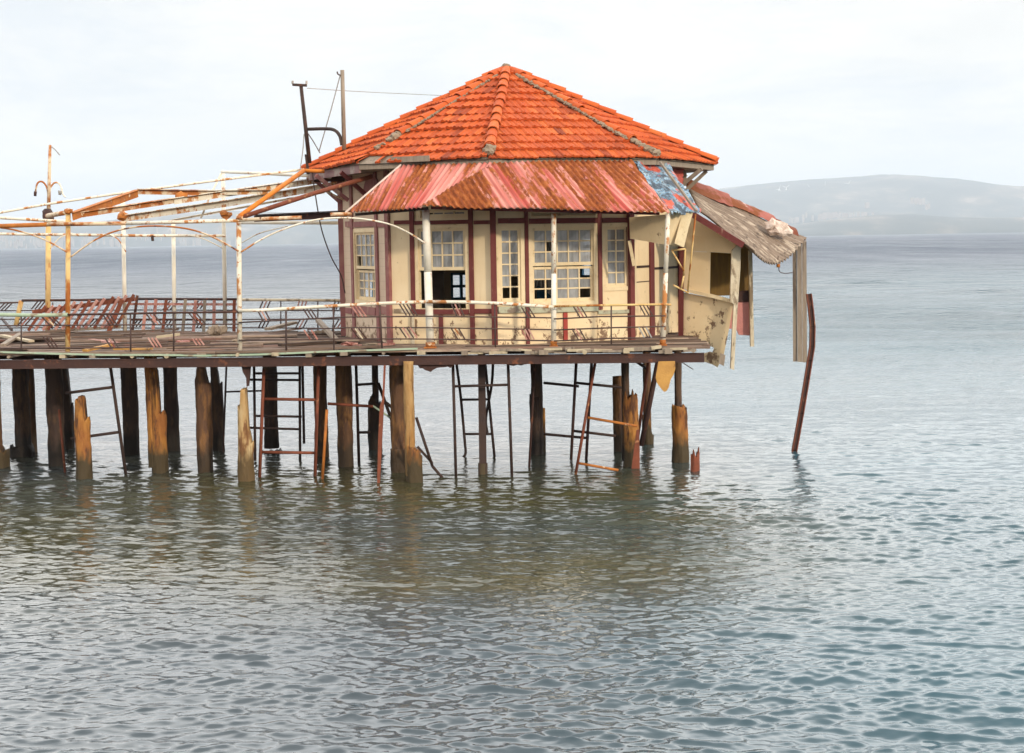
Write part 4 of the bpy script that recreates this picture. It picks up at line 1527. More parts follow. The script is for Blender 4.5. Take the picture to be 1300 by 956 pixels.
board(D(455, 439), D(500, 436.5), 0.10, 0.04, M['rust_faded'], 'loose_plank', 'reddish plank at the foot of the pale side wall')
board(D(2, 404) * 1.0, D(15, 419), 0.05, 0.05, M['steel_dark'], 'leaning_stick', 'short dark stick leaning over the deck at the far left', 'stick')
mb = MB()
q = D(275, 424)
for k in range(4):
    rock(mb, q + v3((k - 1.5) * 0.07, 0, 0.06 + 0.04 * (k % 2)), 0.10, k * 3.0 + 40)
tag(mb.build('rubble_lump', M['grey_wood'], None), 'grey broken block sitting by the upright pickets', 'rubble')
for k, (px, py) in enumerate(((405, 423), (440, 438), (466, 439.5), (228, 436), (300, 434))):
    mb = MB()
    for j in range(3):
        rock(mb, D(px + j * 4, py) + v3(0, 0, 0.02), 0.06, k * 7 + j, (1.4, 1, 0.6))
    tag(mb.build('rubble_lump', M['rust_faded'] if k % 2 else M['plaster'], None),
        ('pinkish rubble scrap by the rear rail', 'reddish rubble at the left corner of the pavilion', 'small rubble scrap at the foot of the side window', 'rust coloured scrap in the middle of the bare deck', 'grey scrap beside the white front post')[k], 'rubble')

# ------------------------------------------------------------------ canopy posts
for (x0, y0), (x1, y1), r_, mt, lb in (((540.5, 266), (546.5, 441), 0.068, M['white_clean'], 'thick white canopy post at the left corner of the red canopy'),
                                      ((703, 271), (703, 438), 0.045, M['white_clean'], 'slim white canopy post in front of the middle window, rusty at the top'),
                                      ((848, 271), (841.5, 437), 0.042, M['white_rust'], 'slim leaning canopy post under the torn blue sheet, rusty orange foot')):
    a, c_ = PF(x0, y0, 0.22), PF(x1, y1, 0.22)
    c_.z = DECK
    rt = empty('canopy_post', c_, lb, 'post', 'posts holding up the red canopy')
    top = c_ + (a - c_) * 0.55
    tube_obj('shaft', [c_, top], r_, mt, rt, 12)
    tube_obj('upper_shaft', [top, a], r_ * 0.97, M['white_rust'] if r_ < 0.06 else mt, rt, 12)
    mb = MB()
    mb.bar(c_, c_ + v3(0, 0, 0.02), r_ * 3.2, r_ * 3.2)
    mb.build('base_plate', M['rust_orange'], rt)
    tube_obj('base_collar', [c_ + v3(0, 0, 0.02), c_ + v3(0, 0, 0.10)], r_ * 1.25, M['rust_orange'], rt, 12)

# ------------------------------------------------------------------ pergola frame
perg = empty('pergola_frame', (-6.5, 30.0, DECK), 'bare rusting pergola frame of pipes and angle beams left of the pavilion', 'pergola')
WR, RO, RH = M['white_rust'], M['rust_orange'], M['rust_half']


def post(x0, y0, x1, y1, P_, r_, mt, back=0.0):
    c_, a = P_(x1, y1, back), P_(x0, y0, back)
    c_.z = DECK
    tube_obj('post', [c_, a], r_ * 0.88, mt, perg, 10)


post(86.5, 268, 86, 447, PF, 0.050, M['cream_rust'], 0.15)
post(303, 272, 304.5, 447, PF, 0.050, WR, 0.15)
post(156, 253, 159, 426, PB, 0.052, M['white_clean'])
post(220, 281, 221.5, 421, PB, 0.050, M['white_clean'])
post(283, 216, 286, 421, PB, 0.050, M['white_clean'])


def pipe(pts, r_, mt, name='beam'):
    return tube_obj(name, [P(*p) for p in pts], r_ * 0.7, mt, perg, 8)


def angle_beam(a, c_, w_, h_, mt):
    """steel angle: a flat top with a hanging flange"""
    a, c_ = P(*a), P(*c_)
    mb = MB()
    mb.bar(a, c_, w_, 0.012)
    mb.bar(a - v3(0, -w_ / 2 + 0.006, h_ / 2 + 0.008), c_ - v3(0, -w_ / 2 + 0.006, h_ / 2 + 0.008), 0.012, h_)
    return mb.build('rafter', mt, perg)


# front eave pipe and rear pipes
pipe([(-130, 292, 27.9), (0, 287, 27.8), (60, 285, 27.7)], 0.055, RO)
pipe([(60, 285, 27.7), (160, 283.5, 27.6)], 0.05, RH)
pipe([(160, 283.5, 27.6), (304, 280, 27.3)], 0.045, WR)
pipe([(304, 279.5, 27.3), (340, 277.5, 27.3), (383, 276, 27.4)], 0.045, RH)
pipe([(420, 272.5, 27.5), (446, 271.5, 27.7)], 0.05, RH)
pipe([(-120, 297, 33.9), (0, 297, 33.6), (160, 299, 33.2), (286, 299.5, 33.0)], 0.042, WR)
pipe([(303, 282.5, 32.8), (438, 283, 32.4)], 0.05, M['white_clean'])
pipe([(-40, 273, 34.0), (0, 276.5, 33.8), (60, 280, 33.6), (90, 281.5, 33.5)], 0.045, WR)
pipe([(60, 274, 33.2), (84, 270, 32.0)], 0.07, RH)
# long rising pipes to the eave
pipe([(-80, 284, 31), (0, 270, 31), (61, 259, 31), (155, 245, 31), (260, 231, 31), (386, 215, 31)], 0.034, WR)
pipe([(281.5, 218, 32.8), (330, 220, 32), (420, 224.5, 31)], 0.045, M['white_clean'])
pipe([(281, 220, 32.8), (268, 246, 32.8), (255, 277, 32.8)], 0.028, M['white_clean'], 'brace')
angle_beam((91, 270, 27.7), (174, 241, 30.2), 0.10, 0.13, RO)
angle_beam((174, 240, 30.2), (262, 241.5, 30.4), 0.10, 0.09, RH)
angle_beam((262, 241.5, 30.4), (344, 241, 30.6), 0.10, 0.08, WR)
angle_beam((96, 270, 28.0), (220, 251.5, 30), 0.12, 0.09, RH)
angle_beam((220, 251.5, 30), (426, 222, 31.6), 0.12, 0.11, WR)
angle_beam((153, 274, 33.0), (290, 254, 32.4), 0.12, 0.12, WR)
angle_beam((290, 254, 32.4), (437, 229, 31.8), 0.12, 0.12, WR)
angle_beam((218, 279, 33.4), (412, 243, 32.6), 0.06, 0.03, M['white_clean'])
pipe([(305, 274, 27.4), (386, 216.5, 29.9)], 0.062, M['rust_bright'], 'hip_pipe')
pipe([(386, 216.5, 29.9), (412, 217.5, 29.9)], 0.05, M['rust_bright'], 'hip_pipe')
pipe([(309, 275, 27.45), (400, 245, 28.1), (472, 224, 28.6)], 0.058, M['rust_red'], 'hip_pipe')
angle_beam((322, 273, 29.5), (440, 267.5, 28.4), 0.14, 0.12, M['rust_dark'])
angle_beam((398, 224, 31.0), (437, 223, 31.0), 0.14, 0.10, M['rust_dark'])
pipe([(412, 242, 30.0), (437, 254, 31.0)], 0.028, WR, 'brace')
# curved knee braces
def brace(pts, r_, mt):
    tube_obj('brace', arc([P(*p) for p in pts]), r_ * 0.60, mt, perg, 7)
brace([(90, 326, 27.6), (120, 305, 27.6), (152, 292, 27.6), (190, 287, 27.5), (235, 290, 27.4), (270, 301, 27.3), (303, 319, 27.3)], 0.026, RH)
brace([(-60, 284, 27.8), (0, 289, 27.8), (30, 295, 27.75), (58, 305, 27.7), (85, 320, 27.65)], 0.026, RH)
brace([(306, 320, 27.3), (330, 305, 27.3), (355, 293, 27.3), (390, 281.5, 27.3), (420, 277, 27.3), (455, 277.5, 27.25), (492, 284, 27.2), (518, 295, 27.2), (540, 309, 27.15)], 0.026, WR)
brace([(270, 301, 32.9), (287, 312, 32.9)], 0.022, WR)
brace([(160, 320, 33), (150, 304, 33.1), (138, 297, 33.2)], 0.022, WR)
brace([(64, 316, 33.1), (76, 302, 33.2), (92, 296, 33.3)], 0.022, WR)
brace([(240, 299, 33), (258, 303, 33), (283, 315, 33)], 0.022, WR)
brace([(307, 308, 32.6), (330, 296, 32.6), (365, 287, 32.5)], 0.020, M['white_clean'])
for p_, s_ in (((156, 274, 33.0), 0.10), ((286, 273, 32.9), 0.10), ((304, 277, 27.3), 0.05), ((87, 268, 27.7), 0.06), ((230, 249, 30.2), 0.09)):
    mb = MB()
    rock(mb, P(*p_), s_, p_[0], (1.2, 1, 0.9))
    mb.build('rusted_joint', M['rust_orange'], perg)
tube_obj('dangling_hook', arc([P(194, 299, 33.1), P(193.5, 302, 33.1), P(194, 306, 33.1)]), 0.03, M['steel_dark'], perg, 6)

# lamp post with two swan-neck arms
p0 = PB(61, 428, 0)
p0.z = DECK
YL = p0.y
lamp = empty('lamp_post', p0, 'tall thin lamp post with two empty swan neck arms, pale paint eaten by rust', 'lamp post')
tube_obj('pole', [p0, P(61.5, 275, YL)], 0.060, M['cream_rust'], lamp, 10)
tube_obj('upper_pole', [P(61.5, 275, YL), P(63.5, 184, YL)], 0.045, M['rust_half'], lamp, 10, 0.032)
mb = MB()
rock(mb, P(61, 274, YL - 0.05), 0.13, 3.0, (1, 1, 1.3))
mb.build('rusted_collar', M['rust_dark'], lamp)
tube_obj('lamp_arm', arc([P(61.5, 255, YL), P(60, 240, YL), P(56, 232.5, YL), P(51, 230.5, YL), P(47, 234, YL), P(45, 244, YL)]), 0.020, M['rust_half'], lamp, 8)
tube_obj('lamp_arm', arc([P(62.5, 255, YL), P(64, 240, YL), P(68, 233, YL), P(73, 232, YL), P(77, 236, YL), P(79, 244, YL)]), 0.019, M['white_rust'], lamp, 8)
tube_obj('lamp_holder', [P(45, 243, YL), P(44.5, 249, YL)], 0.034, M['rust_dark'], lamp, 8, 0.03)
tube_obj('lamp_holder', [P(76.5, 242, YL), P(76, 247.5, YL)], 0.05, M['pale_wire'], lamp, 8, 0.03)
tube_obj('hook_wire', arc([P(79, 244, YL), P(81, 248.5, YL), P(83.5, 250.2, YL)]), 0.015, M['white_rust'], lamp, 6)
tube_obj('tip_wire', arc([P(64, 185.5, YL), P(70, 190, YL), P(76, 197, YL)]), 0.012, M['pale_wire'], lamp, 6)

# ------------------------------------------------------------------ railings
def railing(name, label, PLANE, back, rails, posts, chev):
    rt_pts = [PLANE(px, 445, back) for px, _ in ((rails[0][0][0]))] if False else None
    q = PLANE(posts[0][0], posts[0][2], back)
    rt = empty(name, (q.x, q.y, DECK), label, 'railing')
    for pts, r_, mt, nm in rails:
        tube_obj(nm, [PLANE(px, py, back) for px, py in pts], r_, mt, rt, 7)
    for px, y0, y1, px2, mt, r_ in posts:
        tube_obj('baluster', [PLANE(px2, y1, back), PLANE(px, y0, back)], r_, mt, rt, 6)
    for px, y0, y1, lean, n_, mts in chev:
        for k in range(n_):
            bar_obj('ornament_bar', PLANE(px + k * 4.6, y0, back - 0.01), PLANE(px + k * 4.6 + lean, y1, back - 0.01), 0.022, 0.022, mts[k % len(mts)], rt)
    return rt


WI, FD_, RD = M['wire'], M['rust_faded'], M['rust_dark']
front_rails = [
    ([(-90, 399), (0, 399.5), (50, 400.5), (86, 399.5)], 0.034, M['green_trim'], 'top_rail'),
    ([(86, 399.5), (150, 398.5), (220, 397), (303, 396)], 0.020, RD, 'top_rail'),
    ([(303, 394.5), (330, 394), (380, 391), (440, 387.5), (490, 385), (541, 383)], 0.030, WR, 'top_rail'),
    ([(541, 383), (590, 383.5), (640, 385.5), (703, 390)], 0.031, M['white_rust'], 'top_rail'),
    ([(703, 389), (770, 387.5), (845, 386.5), (852, 387)], 0.020, M['cream_rust'], 'top_rail'),
    ([(-90, 414), (0, 413.5), (150, 412.5), (220, 412), (303, 411.5)], 0.013, WI, 'wire_rail'),
    ([(-90, 442), (30, 442), (150, 441.5), (220, 439), (303, 437)], 0.013, WI, 'wire_rail'),
    ([(303, 409.5), (350, 407), (400, 404.5), (440, 402.5), (541, 401.5), (700, 403.5)], 0.013, WI, 'wire_rail'),
    ([(390, 418), (440, 416), (541, 416), (700, 418.5)], 0.012, WI, 'wire_rail'),
    ([(303, 432), (380, 431.5), (440, 430), (541, 430.5), (700, 432.5)], 0.012, WI, 'wire_rail'),
    ([(703, 405), (760, 402), (845, 401)], 0.013, WI, 'wire_rail'),
    ([(703, 419), (780, 416), (845, 414.5)], 0.013, WI, 'wire_rail'),
    ([(703, 433), (780, 429.5), (845, 428.5)], 0.013, WI, 'wire_rail'),
]
front_posts = [(27, 401, 446, 27, WI, 0.014), (165.5, 398, 447, 166, WI, 0.015), (220.5, 397, 446, 220.5, WI, 0.015), (363, 392, 446, 363.5, WI, 0.017),
               (423, 389, 445, 424, WI, 0.013), (482, 386, 442, 485, WI, 0.016), (628, 386, 441, 629, WI, 0.013), (776, 388, 437, 776, WI, 0.013)]
CH = (WI, FD_, WI)
front_chev = [(34, 400.5, 412.5, -11, 3, CH), (52, 401, 413.5, 12, 4, (RD, M['rust_half'], RD)), (55, 428, 441, 9, 3, (RD,)), (131, 400, 412, 8, 3, (RD,)), (134, 430, 441, 7, 3, CH), (186, 399, 411.5, 10, 3, CH),
              (188, 429, 441, 8, 3, (FD_,)), (240, 398, 411.5, 12, 3, (WI, M['rust_red'])), (244, 430, 438, 6, 3, (FD_,)), (327, 394, 407, 7, 3, CH), (385, 392, 404.5, 8, 3, (WI,)), (386, 419, 431, 8, 3, (FD_, WI)),
              (446, 388, 402, 10, 3, (FD_,)), (446, 417, 430, 10, 3, (RD, M['white_wood'])), (507, 386, 400.5, 9, 4, (WI,)), (507, 416, 429, 9, 4, (WI, FD_)),
              (573, 386, 401, 7, 3, CH), (573, 417, 430.5, 8, 3, (WI, M['rust_half'])), (662, 390, 403, 8, 3, (WI,)), (662, 418, 431, 7, 3, (FD_,)), (728, 389, 402.5, 8, 3, CH), (726, 417, 431, 8, 3, CH),
              (812, 387.5, 400, 7, 3, (WI,)), (811, 415.5, 428.5, 7, 3, (M['pale_wire'], WI))]
railing('front_railing', 'low pier railing of thin wires and slanted bars along the front edge of the deck', PF, 0.06, front_rails, front_posts, front_chev)
back_rails = [
    ([(-60, 385.5), (28, 384)], 0.020, WI, 'top_rail'),
    ([(28, 381.5), (100, 381), (165, 380)], 0.028, RD, 'top_rail'),
    ([(165, 379.5), (285, 380), (303, 380)], 0.028, RD, 'top_rail'),
    ([(303, 380.5), (380, 381), (436, 381.5)], 0.030, M['white_wood'], 'top_rail'),
    ([(-60, 395), (60, 394), (200, 393.5), (436, 394.5)], 0.013, WI, 'wire_rail'),
    ([(-60, 406), (60, 405), (200, 405), (303, 405.5), (436, 405)], 0.013, WI, 'wire_rail'),
    ([(-60, 417), (60, 416), (200, 416.5), (303, 416), (436, 417)], 0.013, WI, 'wire_rail'),
]
back_posts = [(27, 382, 414, 20, M['cream_rust'], 0.055), (67, 384, 421, 66, WI, 0.014), (99, 398, 421, 98, WI, 0.014), (272, 381, 420, 273, WI, 0.012), (356.5, 382, 417, 356.5, WI, 0.013), (403.5, 381, 421, 403.5, WI, 0.015), (425, 388, 421, 422, WI, 0.014)]
back_chev = [(6, 385, 394, -9, 3, (WI,)), (48, 382.5, 392.5, -8, 3, (RD,)), (216, 382, 393, -9, 3, (WI, FD_)), (252, 382, 392, -7, 3, CH), (176, 405, 415, -8, 3, (WI,)), (214, 405, 415, -7, 3, (WI,)), (252, 405, 416, -7, 3, (WI,)),
             (334, 382, 393.5, -5, 3, CH), (333, 406, 416.5, -5, 3, (RD,)), (380, 382, 393.5, -3, 3, (FD_,)), (381, 406, 417, -6, 3, CH), (426, 382, 393, -4, 3, (WI,)), (430, 406, 416, -6, 3, (WI, FD_)), (115, 405, 415, -10, 3, (RD,))]
railing('rear_railing', 'thin dark railing with slanted ornament bars along the rear edge of the deck', PB, 0.02, back_rails, back_posts, back_chev)

# collapsed fence section and upright pickets
rt = empty('collapsed_fence', PB(100, 421, -0.5), 'collapsed section of rust red slatted fence leaning on the rear rail', 'fence')
def PBf(px, py, b2=-0.35):
    return PB(px, py, b2)
bar_obj('top_bar', PBf(42, 396), PBf(171, 379.5), 0.07, 0.09, M['rust_red'], rt)
bar_obj('bottom_bar', PBf(60, 420.5), PBf(153, 415), 0.07, 0.07, M['grey_wood'], rt)
for k in range(13):
    t = k / 12
    xt = 58 + t * 112
    yt = 394 - (xt - 42) * 0.128 - rnd.uniform(2, 5)
    if k in (9,):
        xt += 2
    xb = xt - 25 + rnd.uniform(-3, 3)
    yb = 419.5 - t * 4
    bar_obj('slat', PBf(xb, yb, -0.40), PBf(xt, yt, -0.44), 0.06, 0.03, (M['rust_red'], M['rust_faded'], M['rust_faded'])[k % 3], rt, (0, 1, 0))
bar_obj('slat', PBf(137, 424, -0.5), PBf(155, 380, -0.5), 0.09, 0.04, M['rust_red'], rt, (0, 1, 0))
rt = empty('picket_fence', PB(230, 421, -0.2), 'upright fence section of uneven grey and red pickets at the rear of the deck', 'fence')
bar_obj('fence_rail', PB(165, 386, -0.1), PB(300, 386.5, -0.1), 0.03, 0.05, M['rust_faded'], rt)
bar_obj('fence_rail', PB(165, 406, -0.1), PB(300, 406, -0.1), 0.03, 0.04, M['rust_dark'], rt)
for px, pt_, top, mt in ((168, 174.5, 375, M['rust_dark']), (181.5, 186, 381, M['rust_faded']), (194, 198, 380, M['rust_faded']), (206.5, 211, 381, M['rust_red']), (232, 235.5, 380, M['grey_wood']), (245.5, 248.5, 381, M['rust_faded']),
                        (258.5, 260, 381, M['grey_wood']), (271.5, 272, 381, M['rust_faded']), (285, 285, 382, M['grey_wood']), (297, 297.5, 381, M['rust_red'])):
    bar_obj('picket', PB(px, 421, -0.16), PB(pt_, top, -0.16), 0.055 if mt is M['rust_dark'] else 0.065, 0.025, mt, rt, (0, 1, 0))

# ------------------------------------------------------------------ piles
G_PILE = 'piles under the pier'


def ragged_post(px_c, wpx, yb, tops, Yd, seed, lean=0.0, bottom=-0.9, rough=0.07, taper=0.0, yb_px=None, n=48):
    """round post; tops = [(u, py)] height of its rim across the width as seen from the front, u from -1 to 1"""
    c0 = P(px_c, yb, Yd)
    r_ = wpx / 2 * Yd / F
    ncol, vs, fs = n, [], []
    zt = []
    for k in range(ncol):
        t = 2 * math.pi * k / ncol
        u = math.cos(t)
        py = np.interp(u, [q[0] for q in tops], [q[1] for q in tops])
        z = P(px_c + u * wpx / 2, py, Yd).z
        jag = 0 if len(tops) == 2 else 0.10 * mnoise.fractal(Vector((u * 5, seed, 0)), 0.7, 2.0, 4)
        zt.append(z + jag)
    nz = 36
    for j in range(nz + 1):
        f_ = j / nz
        for k in range(ncol):
            t = 2 * math.pi * k / ncol
            z = bottom + (zt[k] - bottom) * f_
            q = 1 + rough * mnoise.fractal(Vector((math.cos(t) * 1.3 + seed, math.sin(t) * 1.3, z * 1.8)), 0.8, 2.1, 6) * 2.2
            q -= 0.16 * max(0.0, mnoise.noise(Vector((math.cos(t) * 1.7 + seed * 2, math.sin(t) * 1.7, z * 1.1 + seed))) - 0.25)
            q *= 1 - taper * max(0, z) / 2.0
            vs.append(v3(c0.x + lean * (z - c0.z) + r_ * q * math.cos(t), Yd + r_ * q * math.sin(t), z))
    for j in range(nz):
        for k in range(ncol):
            a, c_ = j * ncol + k, j * ncol + (k + 1) % ncol
            fs.append((a, c_, c_ + ncol, a + ncol))
    o = nz * ncol
    for k in range(ncol // 2):                      # close the rim front to back
        a, b2 = k, k + 1
        c_, d = (ncol - k - 1) % ncol, (ncol - k) % ncol
        if k == 0:
            fs.append((o + 0, o + 1, o + ncol - 1))
        elif k == ncol // 2 - 1:
            fs.append((o + k, o + k + 1, o + ncol - k))
        else:
            fs.append((o + a, o + b2, o + c_, o + d))
    mb = MB()
    mb.add(vs, fs)
    return mb


def depth_at(px, yb):
    return W(px, yb).y


def pile(px, w_, yb, mt, label, tops=None, lean=0.0, rough=0.07, Yd=None, name='pier_pile'):
    Yd = Yd or depth_at(px, yb) + w_ / 2 * 0.0135
    z_top = 2.17
    top_px = proj((P(px, yb, Yd).x, Yd, z_top))[1]
    tp = tops or [(-1, top_px), (1, top_px)]
    mb = ragged_post(px, w_, yb, tp, Yd, px * 0.37, lean, rough=rough)
    o = mb.build(name, mt, None, smooth=True)
    return tag(o, label, 'pile', G_PILE)


def pile2(px, label, core, casing, name='pier_pile'):
    """timber core standing in a broken casing: (px, width, ybottom, tops, material)"""
    cpx, cw, cyb, ctops, cm = casing
    Yd = depth_at(cpx, cyb) + cw / 2 * 0.0135
    rt = empty(name, W(cpx, cyb), label, 'pile', G_PILE)
    rt['_o'] = tuple(rt.location)
    kpx, kw, ktops, km = core
    if ktops is None:
        tpx = proj((P(kpx, cyb, Yd).x, Yd, 2.17))[1]
        ktops = [(-1, tpx), (1, tpx)]
    ragged_post(kpx, kw, cyb, ktops, Yd, kpx * 0.2, 0, bottom=0.1).build('timber_core', km, rt, smooth=True)
    ragged_post(cpx, cw, cyb, ctops, Yd, cpx * 0.3 + 5, 0).build('casing', cm, rt, smooth=True)
    return rt


PO, PP, PBr, PD = M['pile_ochre'], M['pile_pale'], M['pile_brown'], M['pile_shaded']
pile2(-4, 'thick pile cut by the left edge of the view, with a flared foot', (-4, 17, None, PBr), (-1, 26, 595, [(-1, 568), (0.2, 569), (0.7, 572), (1, 577)], PO))
pile2(30, 'dark pile with a lumpy collar at the waterline, second from the far left', (30.5, 20, None, PD), (29, 30, 581, [(-1, 570), (-0.6, 566), (0.6, 566), (1, 569)], PD))
pile(43, 9, 574, PBr, 'thin brown pile half hidden behind the collared dark one', lean=0.0)
pile(73, 21, 590, PD, 'straight dark pile left of the jagged orange stump')
pile(88.5, 13, 570, PD, 'narrow dark pile with a broken shoulder behind the straight one', [(-1, 465), (0.1, 465), (0.35, 490), (0.5, 491), (0.55, 515), (1, 517)])
pile(107.5, 21, 609, PO, 'jagged orange stump with a pointed top, nearest the bare deck end', [(-1, 545), (-0.8, 538), (-0.75, 511), (-0.3, 506), (0.08, 503), (0.25, 508), (0.35, 530), (0.9, 531), (1, 534)])
pile(167, 20, 578, PD, 'lone dark pile between the jagged stump and the pair of piles')
pile2(202.5, 'ochre pile broken open on its right side beside a dark pile', (196.5, 15, None, PO), (203.5, 20, 601, [(-1, 472), (0.05, 470), (0.22, 524), (1, 525)], PO))
pile(219.5, 18, 574, PD, 'dark straight pile just right of the ochre broken pile')
pile(261.5, 20, 602, PBr, 'brown pile with a chipped narrow top, left of the pale spiked stump', [(-1, 482), (-0.8, 474), (-0.6, 466), (0.25, 465), (0.35, 476), (0.6, 480), (0.65, 487), (0.85, 489), (1, 494)])
pile(278, 15, 573, PD, 'dark pile close behind the chipped brown one', [(-1, 465), (0.15, 465), (0.3, 484), (1, 486)])
pile(313.5, 21, 611, PP, 'pale stump with a tall spike on top, in front of the ladders', [(-1, 568), (-0.85, 566), (-0.82, 518), (-0.4, 515), (-0.32, 493), (0.05, 494), (0.12, 491), (0.28, 493), (0.32, 540), (0.62, 560), (1, 562)])
pile2(345.5, 'dark pile standing behind the rusty ladder', (345.5, 18, None, PD), (346, 34, 577, [(-1, 575), (-0.4, 574), (0.5, 574), (1, 576)], PD))
pile(409, 17, 580, PBr, 'dark brown pile behind the right rail of the rusty ladder')
pile(439.5, 20, 593, PBr, 'brown straight pile right of the rusty ladder')
pile2(478, 'pile thinned to a neck above a thick broken casing, left of the pale double pile', (478.5, 8, None, PD), (477, 18, 571, [(-1, 512), (-0.7, 506), (-0.2, 502), (0.3, 508), (1, 514)], PD))
rt = pile2(516, 'stout double pile, brown with a pale sunlit half and orange foot', (508, 21, None, PBr), (508, 23, 601, [(-1, 570), (1, 568)], PBr))
Yd = depth_at(525, 612) + 0.12
tpx = proj((P(521, 600, Yd).x, Yd, 2.092))[1]
ragged_post(521.5, 13, 612, [(-1, tpx), (1, tpx)], Yd, 3.3, 0, bottom=0.1).build('pale_core', M['pile_tan'], rt, smooth=True)
ragged_post(526, 21, 613, [(-1, 566), (0.1, 567), (0.35, 570), (1, 577)], Yd, 8.8).build('orange_foot', PO, rt, smooth=True)
rt = empty('steel_pile', W(612, 612), 'slim black steel column between the crossed ladder frames', 'pile', G_PILE)
Yd = depth_at(612, 602)
top = P(611.5, 460, Yd)
top.z = 2.17
bar_obj('column', P(613, 602, Yd) - v3(0, 0, 0.6), top, 0.13, 0.13, M['steel_dark'], rt)
tube_obj('rusty_foot', [P(613, 640, Yd), P(613, 588, Yd)], 0.085, M['pile_ochre'], rt, 10)
rt = pile2(682, 'black pile with a splint of brown timber on its right side', (682.5, 15, None, PD), (682, 16, 578, [(-1, 500), (1, 505)], PD))
Yd = depth_at(690, 574)
ragged_post(689.5, 7, 574, [(-1, 518), (1, 518)], Yd, 1.3).build('timber_splint', PO, rt, smooth=True)
pile(785, 12.5, 574, PBr, 'short brown pile with a flat top beside the sunlit orange pile', [(-1, 478), (1, 477)])
pile2(802, 'sunlit orange pile with a dark neck, right of the short brown pile', (795, 10, None, PD), (801.5, 20, 593, [(-1, 502), (-0.7, 496), (-0.4, 508), (0, 500), (0.3, 497), (0.75, 496), (0.85, 503), (1, 530)], PO))
pile2(822, 'brown pile with orange foot behind the two slanted props', (822, 10, None, PBr), (822.5, 15, 563, [(-1, 530), (0.4, 533), (0.75, 552), (1, 554)], PO))
pile2(864, 'last standing pile, thick mottled casing around a thin dark core', (861.5, 9, None, PD), (863.5, 21, 587, [(-1, 515), (0.4, 515), (0.8, 516), (0.84, 530), (1, 536)], PO))
mb = ragged_post(882.5, 11.5, 599, [(-1, 584), (-0.7, 580), (-0.3, 573), (-0.05, 574), (0.1, 581), (0.3, 580), (0.5, 571), (0.9, 571), (1, 574)], depth_at(882, 598), 4.4)
tag(mb.build('pile_stump', M['rust_red'], None, smooth=True), 'small reddish split stump just above the water, furthest out', 'stump')
# pile to the left outside the frame edge, back rows under the house
for px, yb in ((540, 566), (600, 560), (740, 562), (840, 556)):
    pass

# ------------------------------------------------------------------ ladders, frames and props under the deck
SD, RR = M['steel_dark'], M['rust_red']


def frame(name, label, Y, stiles, rungs, r_=0.024, mt=None, cat='ladder', rm=None):
    s0 = stiles[0]
    foot = s0[2:4] if isinstance(s0, tuple) else s0[-1]
    rt = empty(name, P(foot[0], foot[1], Y), label, cat)
    for s in stiles:
        tube_obj('stile', [P(s[0], s[1], Y), P(s[2], s[3], Y)] if isinstance(s, tuple) else arc([P(*q, Y) for q in s]), r_, mt, rt, 8)
    for a in rungs:
        tube_obj('rung', [P(a[0], a[1], Y + 0.02), P(a[2], a[3], Y + 0.02)], r_ * 0.9, rm or mt, rt, 8)
    return rt


frame('iron_ladder', 'rust red iron ladder hanging under the deck left of centre', depth_at(332, 606), [(335, 468, 329, 620), (404.5, 462, 399.5, 618)],
      [(335, 506.5, 403, 507.5), (331, 574, 400, 575)], 0.030, RR)
frame('iron_ladder', 'black iron ladder behind the rusty one, its rails close together', depth_at(323, 585), [(322.5, 464, 324, 585), (380.5, 464, 381, 600), (384, 464, 386, 563)],
      [(323, 474, 381, 474), (316, 482, 381, 482.5), (323, 528, 383, 529), (317, 543, 381, 545)], 0.026, SD)
frame('brace_rod', 'thin dark rod leaning beside the chipped brown pile with one crossbar', depth_at(283, 575), [(287.5, 464, 283, 580)], [(286, 497.5, 336, 496)], 0.020, SD, 'rod')
frame('brace_rod', 'slanted black rod with two crossbars beside the jagged orange stump', depth_at(158, 602), [(140, 464, 160, 604)], [(84, 499, 143, 491.5), (90, 557, 152, 548.5)], 0.030, SD, 'rod')
frame('brace_rod', 'thin reddish rod leaning against the straight dark pile', depth_at(82, 600), [(75, 520, 83, 604)], [], 0.022, RR, 'rod')
frame('brace_rod', 'orange rusty rod standing in the water beside the rusty ladder', depth_at(412, 608), [(415, 520, 409, 612)], [], 0.026, M['rust_orange'], 'rod')
frame('iron_ladder', 'black half ladder fixed to the necked pile', depth_at(455, 590), [(452, 464, 456, 596)], [(454, 488.5, 476, 487), (456, 549, 470, 549)], 0.028, SD)
frame('brace_pipe', 'rusty pipe running level between two brown piles', depth_at(440, 600), [(416, 512.5, 474, 516)], [], 0.026, RR, 'pipe')
frame('brace_pipe', 'short sea green pipe dangling between the piles', depth_at(440, 600), [(473, 515, 501, 534)], [], 0.018, M['green_trim'], 'pipe')
mb = MB()
Yd = depth_at(480, 613)
mb.slab([P(487, 464, Yd), P(489.5, 464, Yd), P(487, 520, Yd), P(484, 580, Yd), P(481.5, 625, Yd), P(478.5, 625, Yd), P(480, 560, Yd), P(482, 516, Yd), P(485.5, 506, Yd)], (0, 1, 0), 0.06)
tag(mb.build('rust_prop', RR, None), 'tapering rusty steel prop in front of the necked pile', 'prop')
frame('brace_rod', 'pair of dark diagonal struts crossing behind the stout double pile', depth_at(500, 590), [(480, 486, 499, 538), (486, 508, 500, 519), (500, 538, 512, 566)], [], 0.030, SD, 'strut')
frame('brace_rod', 'dark strut leaning down into the water right of the stout double pile', depth_at(552, 606), [(528.5, 530, 549, 592), (549, 592, 563, 608)], [(530, 567, 549, 588)], 0.026, SD, 'strut')
frame('iron_ladder', 'wide black ladder frame with rusty outer rails around the steel column', depth_at(578, 606), [(575, 461, 579, 612), (645, 461, 650, 608)], [(576, 490.5, 646, 488.5)], 0.026, SD)
